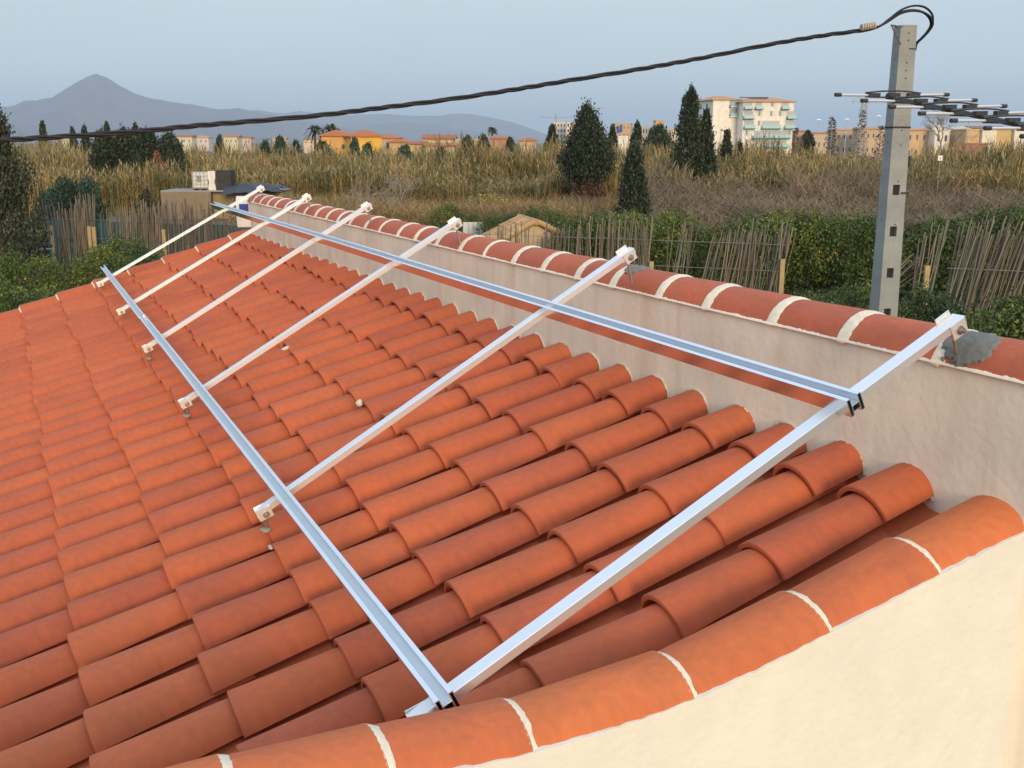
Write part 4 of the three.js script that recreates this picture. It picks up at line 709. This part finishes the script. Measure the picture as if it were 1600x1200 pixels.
// a building by its picture span; faces the viewer, or is turned
function building(name, label, cat, z, x0, x1, py, col, { roof = 'flat', depth = 8, turn = 0, rows = 0, cols = 0, win = [0.5, 0.55], roofM = roofRed[0], rise = 0.25, base = 0, over = 0.35, group } = {}) {
  const W = xAt(x1, EYE, z) - xAt(x0, EYE, z), H = yAt(py, z) - (roof === 'flat' ? 0 : W * rise * 0.5), o = thing(name, label, cat, [xAt((x0 + x1) / 2, EYE, z), 0, -z - depth / 2], turn, group);
  const m = typeof col === 'object' && col.isMaterial ? col : std(...col, 0.9, 0, { map: wallTex });
  part('wall', metreUV(box(W, H, depth, 0, H / 2, 0), 0.25), m, o);
  if (roof === 'flat') part('parapet', merge(box(W + 0.2, 0.3, 0.25, 0, H + 0.15, depth / 2), box(W + 0.2, 0.3, 0.25, 0, H + 0.15, -depth / 2), box(0.25, 0.3, depth - 0.26, W / 2, H + 0.15, 0), box(0.25, 0.3, depth - 0.26, -W / 2, H + 0.15, 0)), m, o);
  else {
    const rh = W * rise, ov = over, hw = W / 2 + ov, hd = depth / 2 + ov, pos = [], f = (...v) => v.forEach((q) => pos.push(...q));
    const A = [-hw, H, hd], B = [hw, H, hd], C = [hw, H, -hd], D = [-hw, H, -hd];
    if (roof === 'gable') { const R0 = [0, H + rh, hd], R1 = [0, H + rh, -hd]; f(A, B, R0, B, C, R1, B, R1, R0, C, D, R1, D, A, R0, D, R0, R1); }
    else if (roof === 'side') { const R0 = [-hw, H + rh, 0], R1 = [hw, H + rh, 0]; f(A, B, R1, A, R1, R0, B, C, R1, C, D, R0, C, R0, R1, D, A, R0); }
    else { const k = Math.min(hw, hd) * 0.7, R0 = [-hw + k, H + rh, 0], R1 = [hw - k, H + rh, 0]; f(A, B, R1, A, R1, R0, B, C, R1, C, D, R0, C, R0, R1, D, A, R0); }
    const g = new THREE.BufferGeometry(); g.setAttribute('position', new THREE.Float32BufferAttribute(pos, 3)); g.computeVertexNormals();
    const rf = part('roof', clean(g), roof === 'gable' && roofM === 'wall' ? m : roofM, o); part('fascia', box(2 * hw, 0.15, 2 * hd, 0, H - 0.08, 0), roofM, rf);
  }
  for (let r = 0; r < rows; r++) for (let c = 0; c < cols; c++) {
    const fw = W / cols, fh = (H - base) / rows, x = -W / 2 + (c + 0.5) * fw, y = base + (r + 0.5) * fh, w = fw * win[0], h = fh * win[1];
    const f = part('window', box(w, h, 0.12, x, y, depth / 2 + 0.02), shutter, o); part('pane', box(w * 0.8, h * 0.85, 0.06, x, y, depth / 2 + 0.07), glassM, f);
  }
  return o;
}
{
  // first white block, its shaded flank to the left
  const Z = 350, mpx = Z * 1.0 / F, a = building('apartment_block', 'white apartment block with a hipped roof and plain sunlit wall, left of its neighbour', 'apartment block', Z, 1105, 1148, 152, [0.88, 0.83, 0.74], { roof: 'hip', depth: 14, turn: rad(10), rise: 0.16, roofM: roofRed[2], over: 0.7 });
  const W = xAt(1148, EYE, Z) - xAt(1105, EYE, Z);
  for (let r = 0; r < 5; r++) for (const zz of [-4.2, 1.5]) { const f = part('window', box(0.14, 1.5, 1.3, -W / 2 - 0.03, 3.5 + r * 3.0, zz), glassM, a); part('frame', box(0.1, 1.7, 0.12, -W / 2 - 0.05, 3.5 + r * 3.0, zz - 0.7), whiteP, f); }
  part('stair_glazing', box(0.1, 14, 1.0, -W / 2 - 0.05, 8.2, -1.4), std(0.06, 0.12, 0.28, 0.3), a);
  for (const r of [4, 3]) { const y = 3.2 + r * 3.0; const b = part('balcony', box(3.6, 0.2, 1.3, W / 2 - 1.5, y, 7.5), whiteP, a); part('railing', box(3.5, 0.95, 0.06, W / 2 - 1.5, y + 0.6, 8.1), glassRail, b); part('recess', box(3.0, 2.3, 0.1, W / 2 - 1.7, y + 1.3, 7.04), std(0.35, 0.36, 0.35), b); }
  for (const [x, y] of [[-1.2, 8.0], [1.2, 15.2]]) part('window', box(0.5, 0.7, 0.1, x, y, 7.04), glassM, a);
  part('roof_panels', box(5, 0.25, 1.6, -0.5, yAt(149, Z) - 0.9, 1.5).rotateX(0), glassM, a);
  const b = building('apartment_block', 'wider white apartment block with turquoise balconies, right of its plainer neighbour', 'apartment block', Z - 5, 1156, 1236, 155, [0.86, 0.82, 0.74], { roof: 'hip', depth: 13, turn: rad(4), rise: 0.085, roofM: roofRed[2], over: 0.8 });
  const W2 = xAt(1236, EYE, Z - 5) - xAt(1156, EYE, Z - 5);
  const bal = [[4, -6.6, 2.6], [4, -3.2, 2.2], [4, 5.2, 2.4], [3, -6.4, 3.2], [3, 7.4, 2.8], [2, -6.0, 3.4], [2, 1.0, 6.0], [2, 7.0, 3.4], [1, 1.2, 12.0], [0.05, 1.0, 11.5]];
  bal.forEach(([r, x, w]) => { const y = 2.5 + r * 2.95; const q = part('balcony', box(w + 0.3, 0.25, 1.4, x, y, 7.1), r > 2.5 ? std(0.14, 0.2, 0.27) : std(0.1, 0.3, 0.32), b); part('railing', box(w, 0.95, 0.07, x, y + 0.6, 7.7), glassRail, q); part('recess', box(w * 0.92, 2.2, 0.1, x, y + 1.3, 6.55), std(0.45, 0.46, 0.44), q); });
  [[1, -6.4], [1, 7.4], [0.05, -6.4], [3, -2.6], [3, 1.2], [3, 4.0], [4, 1.4], [2, -2.6]].forEach(([r, x]) => { const f = part('window', box(1.4, 1.6, 0.12, x, 4.2 + r * 2.95, 6.54), std(0.62, 0.6, 0.55), b); part('pane', box(0.6, 1.4, 0.1, x - 0.3, 4.2 + r * 2.95, 6.58), shutter, f); });
  part('roof_panels', box(9, 0.3, 1.5, -3.5, yAt(152.5, Z), 2), glassM, b);
  const link = building('apartment_block', 'low set back link with blue balconies between the two white blocks', 'apartment block', Z + 6, 1147, 1160, 180, [0.55, 0.58, 0.62], { depth: 8 });
  for (let r = 0; r < 3; r++) part('balcony', box(2.6, 0.9, 0.8, 0, 3.5 + r * 3, 4.3), std(0.10, 0.25, 0.36, 0.3), link);
  building('brick_building', 'red brick building end showing beside the tallest cypress', 'building', 420, 1074, 1094, 155.5, [0.45, 0.17, 0.11], { depth: 9, rows: 5, cols: 2, win: [0.2, 0.3] });
  building('flat_block', 'pale grey flat block with rows of small windows, leftmost of the far blocks', 'apartment block', 620, 865, 884, 191.5, [0.66, 0.60, 0.52], { depth: 10, rows: 5, cols: 4 });
  building('flat_block', 'cream flat block with dark windows beside the pale grey one', 'apartment block', 600, 885, 902, 191.5, [0.72, 0.64, 0.50], { depth: 10, rows: 5, cols: 3 });
  const och = building('ochre_block', 'ochre block with a blue window panel between two cypresses', 'apartment block', 420, 963, 988, 193.5, [0.62, 0.43, 0.26], { depth: 9, turn: rad(-12), rows: 4, cols: 4, win: [0.22, 0.34] });
  part('blue_panel', merge(box(0.9, 2.6, 0.2, -1.6, 9.0, 4.6), box(0.9, 2.6, 0.2, -0.4, 9.4, 4.6), box(2.2, 0.8, 0.2, -1.0, 8.4, 4.62)), std(0.04, 0.08, 0.30, 0.4), och);
  building('white_house', 'small white building under the ochre block between two cypresses', 'house', 300, 966, 981, 214, [0.82, 0.78, 0.70], { depth: 6 });
  building('ochre_tower', 'ochre stair tower with a dark cap above the grey green pine', 'building', 430, 1023, 1036, 189, [0.60, 0.40, 0.22], { depth: 5, rows: 3, cols: 2, win: [0.2, 0.3] });
  building('pale_block', 'low pale block left of the ochre stair tower', 'building', 470, 999, 1016, 198, [0.62, 0.52, 0.42], { depth: 8, rows: 3, cols: 4 });
  building('pale_block', 'low cream building between the ochre stair tower and the tallest cypress', 'building', 460, 1040, 1064, 203, [0.62, 0.50, 0.36], { depth: 8, rows: 2, cols: 5 });
  // villas in the middle distance
  building('yellow_house', 'orange walled house with a low gable, left part of the bright yellow pair', 'house', 152, 502, 548, 207, [0.70, 0.40, 0.14], { roof: 'gable', rise: 0.17, depth: 7, rows: 1, cols: 2, win: [0.2, 0.22], base: 2 });
  building('yellow_house', 'bright golden yellow gabled house beside the orange walled one', 'house', 148, 536, 584, 207.5, [0.80, 0.47, 0.08], { roof: 'gable', rise: 0.18, depth: 7, turn: rad(18) });
  building('beige_house', 'beige house with a hipped red roof right of the yellow house', 'house', 170, 589, 622, 212, [0.55, 0.42, 0.30], { roof: 'hip', rise: 0.16, depth: 6, rows: 2, cols: 3, win: [0.4, 0.4] });
  building('low_house', 'low orange walled house between the beige house and the red roofed one', 'house', 165, 608, 640, 219, [0.62, 0.42, 0.24], { roof: 'gable', rise: 0.12, depth: 5 });
  building('red_roofed_house', 'yellow house with two steps of long red roof', 'house', 150, 662, 708, 212.5, [0.62, 0.50, 0.24], { roof: 'side', rise: 0.12, depth: 6, roofM: roofRed[1] });
  building('red_roofed_house', 'low red roofed annexe left of the long red roof', 'house', 146, 640, 662, 222, [0.60, 0.46, 0.24], { roof: 'side', rise: 0.14, depth: 5, roofM: roofRed[1] });
  building('red_roofed_house', 'front porch roof below the long red roof', 'house', 143, 664, 711, 225, [0.62, 0.52, 0.28], { roof: 'side', rise: 0.07, depth: 4, roofM: roofRed[1] });
  building('cream_house', 'long low cream house right of the red roofed one', 'house', 175, 712, 760, 220, [0.62, 0.50, 0.30], { depth: 6, rows: 1, cols: 5, win: [0.2, 0.25], base: 2 });
  building('brick_house', 'brownish brick house with a tiled roof beside the tufted palm', 'house', 180, 766, 792, 214, [0.46, 0.28, 0.18], { roof: 'side', rise: 0.1, depth: 6, roofM: roofRed[0] });
  building('cream_house', 'small cream gabled house at the right end of the villas', 'house', 185, 812, 838, 217, [0.60, 0.46, 0.32], { roof: 'gable', rise: 0.14, depth: 6 });
  // far left town
[[92, 108, 212, 'pale'], [276, 300, 212, 'pale orange'], [302, 326, 213, 'white'], [350, 372, 212, 'cream walled'], [376, 392, 214, 'ochre'], [426, 446, 215, 'sandy'], [474, 498, 216, 'dusty pink']].forEach(([x0, x1, py, w], i) => building('far_house', `tiny ${w} house on the left horizon, ${['first', 'second', 'third', 'fourth', 'fifth', 'sixth', 'seventh'][i]} from the left`, 'house', 420 + (i % 3) * 40, x0, x1, py, [0.66, 0.56 + (i % 2) * 0.06, 0.42 + (i % 3) * 0.06], { roof: i % 2 ? 'side' : 'hip', rise: 0.12, depth: 7, roofM: roofRed[i % 3], rows: 1, cols: 3, win: [0.25, 0.2], base: 3, group: 'tiny houses on the left horizon' }));
  // right
  building('terraced_houses', 'row of orange houses between the dead conifers and the concrete pole', 'terrace', 330, 1344, 1392, 199.5, [0.58, 0.42, 0.27], { roof: 'side', rise: 0.06, depth: 8, rows: 2, cols: 6, win: [0.3, 0.3], roofM: roofRed[2] });
  building('terraced_houses', 'paler low terrace left of the orange row', 'terrace', 345, 1305, 1342, 202, [0.56, 0.44, 0.33], { roof: 'side', rise: 0.06, depth: 8, rows: 2, cols: 4, win: [0.3, 0.3], roofM: roofRed[2] });
  building('terraced_houses', 'low red roofed terrace right of the second apartment block', 'terrace', 350, 1242, 1262, 204, [0.52, 0.33, 0.22], { roof: 'side', rise: 0.08, depth: 7, roofM: roofRed[0] });
  building('terraced_houses', 'low cream terrace behind the lone half dead conifer', 'terrace', 340, 1268, 1292, 207, [0.60, 0.46, 0.33], { roof: 'side', rise: 0.08, depth: 7, roofM: roofRed[0], rows: 1, cols: 3, win: [0.3, 0.2] });
  building('orange_house', 'long orange house just right of the concrete pole', 'house', 260, 1416, 1460, 201.5, [0.62, 0.43, 0.25], { depth: 8, rows: 2, cols: 4, win: [0.24, 0.36], roof: 'side', rise: 0.05, roofM: roofRed[2] });
  building('white_house', 'white stepped house with a small square window right of the long orange one', 'house', 256, 1460, 1483, 204.5, [0.82, 0.77, 0.66], { depth: 7, rows: 2, cols: 2, win: [0.34, 0.42] });
  building('white_house', 'narrow white upper storey above the stepped house', 'house', 261, 1456, 1475, 197.5, [0.82, 0.77, 0.66], { depth: 5, rows: 4, cols: 1, win: [0.16, 0.2] });
  building('grey_shed', 'pale blue grey shed with a shallow gable right of the white stepped house', 'shed', 270, 1490, 1513, 199, [0.52, 0.55, 0.57], { roof: 'gable', rise: 0.16, depth: 9, roofM: std(0.5, 0.53, 0.56) });
  building('warehouse', 'long white and ochre warehouse under a brown roof at the right', 'warehouse', 250, 1508, 1534, 203.5, [0.66, 0.45, 0.22], { depth: 9 });
  building('warehouse', 'white walled warehouse section right of the ochre one', 'warehouse', 249, 1534, 1556, 203.5, [0.80, 0.72, 0.58], { depth: 9 });
  building('warehouse', 'second ochre warehouse section near the right edge', 'warehouse', 250, 1556, 1584, 203.5, [0.62, 0.44, 0.20], { depth: 9 });
  building('warehouse', 'last white warehouse section cut by the right edge', 'warehouse', 249, 1584, 1640, 203.5, [0.80, 0.73, 0.60], { depth: 9 });
  building('brown_roofed_block', 'brown tiled block rising behind the warehouses', 'building', 290, 1518, 1572, 198, [0.30, 0.19, 0.12], { roof: 'side', rise: 0.06, depth: 8, roofM: std(0.26, 0.15, 0.1) });
  building('brick_wall', 'low red wall below the warehouses', 'wall', 235, 1490, 1545, 225.5, [0.36, 0.17, 0.11], { depth: 0.5 });
  // palms, lamps, pylon, cranes, sign
  const fan = (h, n, l) => { const L = new Leaves(); for (let i = 0; i < n; i++) { const a = rnd() * 6.28, e = rr(-0.5, 1.2), d = V(Math.cos(a) * Math.cos(e), Math.sin(e), Math.sin(a) * Math.cos(e)); L.side = V(-Math.sin(a), 0, Math.cos(a)); L.strip([V(0, h, 0), V(0, h, 0).addScaledVector(d, l * 0.55).add(V(0, 0.1, 0)), V(0, h, 0).addScaledVector(d, l).add(V(0, -l * 0.35, 0))], 0.4, 0.12, shade([0.05, 0.07, 0.03], rr(0.6, 1.3))); } return L.build(); };
  [[494, 199, 160, 2.0, 'left date palm beside the orange walled house'], [519, 197, 162, 2.1, 'right date palm rising behind the orange walled house'], [769, 200, 190, 1.1, 'small tufted palm above the brick house']].forEach(([px, py, z, l, label]) => { const h = yAt(py, z) - l * 0.4; tree('palm_tree', label, 'palm', px, z, 'far palms', bar(V(0, 0, 0), V(0, h, 0), 0.2, 0.16, 7), fan(h, 60, l)); });
  [[731, 214, 170, 9, 'dark round tree right of the red roofed house'], [755, 211, 175, 8, 'dark round tree left of the tufted palm'], [797, 216, 170, 6, 'small dark tree right of the brick house'], [1259, 206, 150, 9, 'dark round tree right of the second apartment block'], [505, 222, 120, 12, 'dark bush below the date palms']].forEach(([px, py, z, w, label]) => conifer(label, px, py, z, w, 'dark', 'dark round trees among the far houses', 0.3, 'round_tree', 'tree', (t) => w / F * z * Math.sqrt(Math.max(0.04, 1 - Math.pow(2 * t - 1, 2)))));
  [[1275, 187, 200, 'first'], [1318, 186, 200, 'second'], [1367, 181, 195, 'third'], [1455, 176, 190, 'fourth'], [1507, 188, 190, 'fifth']].forEach(([px, py, z, w]) => { const h = yAt(py, z), o = thing('street_lamp', `tall thin street lamp with a flat white head, ${w} from the left`, 'street lamp', foot(px, z), 0, 'street lamps on the right horizon'); part('pole', bar(V(0, 0, 0), V(0, h, 0), 0.08, 0.05, 6), std(0.4, 0.42, 0.43), o); part('lamp_head', new THREE.CylinderGeometry(0.25, 0.5, 0.16, 10).translate(0, h, 0), std(0.8, 0.8, 0.8), o); });
  {
    const z = 215, h = yAt(150, z), o = thing('lattice_pylon', 'steel lattice pylon with a forked top left of the concrete pole', 'pylon', foot(1344, z)), l = [], w = (t) => lerp(0.9, 0.42, t), st = std(0.36, 0.36, 0.34, 0.6, 0.3);
    for (const s of [-1, 1]) for (const q of [-1, 1]) { l.push(bar(V(s * w(0), 0, q * w(0)), V(s * w(1), h * 0.9, q * w(1)), 0.09)); }
    for (let i = 0; i < 12; i++) { const t = i / 12, u = (i + 1) / 12; for (const q of [-1, 1]) { l.push(bar(V(-w(t), t * h * 0.9, q * w(t)), V(w(u), u * h * 0.9, q * w(u)), 0.045), bar(V(w(t), t * h * 0.9, q * w(t)), V(-w(u), u * h * 0.9, q * w(u)), 0.045)); } }
    part('mast', merge(l), st, o);
    const ar = []; for (const s of [-1, 1]) { ar.push(bar(V(s * 0.4, h * 0.9, 0), V(s * 1.3, h, 0), 0.07), bar(V(s * 0.4, h * 0.9, 0), V(s * 2.4, h * 0.93, 0), 0.06), bar(V(s * 1.3, h, 0), V(s * 2.4, h * 0.93, 0), 0.05), bar(V(s * 2.4, h * 0.93, 0), V(s * 2.2, h * 0.89, 0), 0.08)); } ar.push(bar(V(-1.3, h, 0), V(1.3, h, 0), 0.05));
    part('cross_arm', merge(ar), st, o);
  }
  [[868, 178, 183, 845, 905, 'faint tower crane left of the broad cypress'], [914, 163, 169, 905, 944, 'faint tower crane rising behind the broad cypress top']].forEach(([px, top, arm, x0, x1, label]) => { const z = 700, o = thing('tower_crane', label, 'crane', foot(px, z), 0, 'tower cranes behind the cypresses'), m = std(0.45, 0.3, 0.26), X = o.position.x; part('mast', bar(V(0, 0, 0), V(0, yAt(top, z), 0), 0.35, 0.3, 4), m, o); part('jib', bar(V(xAt(x0, EYE, z) - X, yAt(arm, z), 0), V(xAt(x1, EYE, z) - X, yAt(arm, z), 0), 0.2, 0.16, 4), m, o); });
  const sg = thing('white_sign', 'small white board on a post in the reeds right of the pole', 'sign', foot(1460, 58)); const sy = yAt(247, 58); part('post', bar(V(0, 0, 0), V(0, sy, 0), 0.03), greyBark, sg); part('board', box(0.24, 0.26, 0.03, 0, sy, 0.03), whiteP, sg); part('mark', box(0.04, 0.13, 0.012, 0, sy - 0.01, 0.048), black, sg);
}
renderer.render(scene, camera);
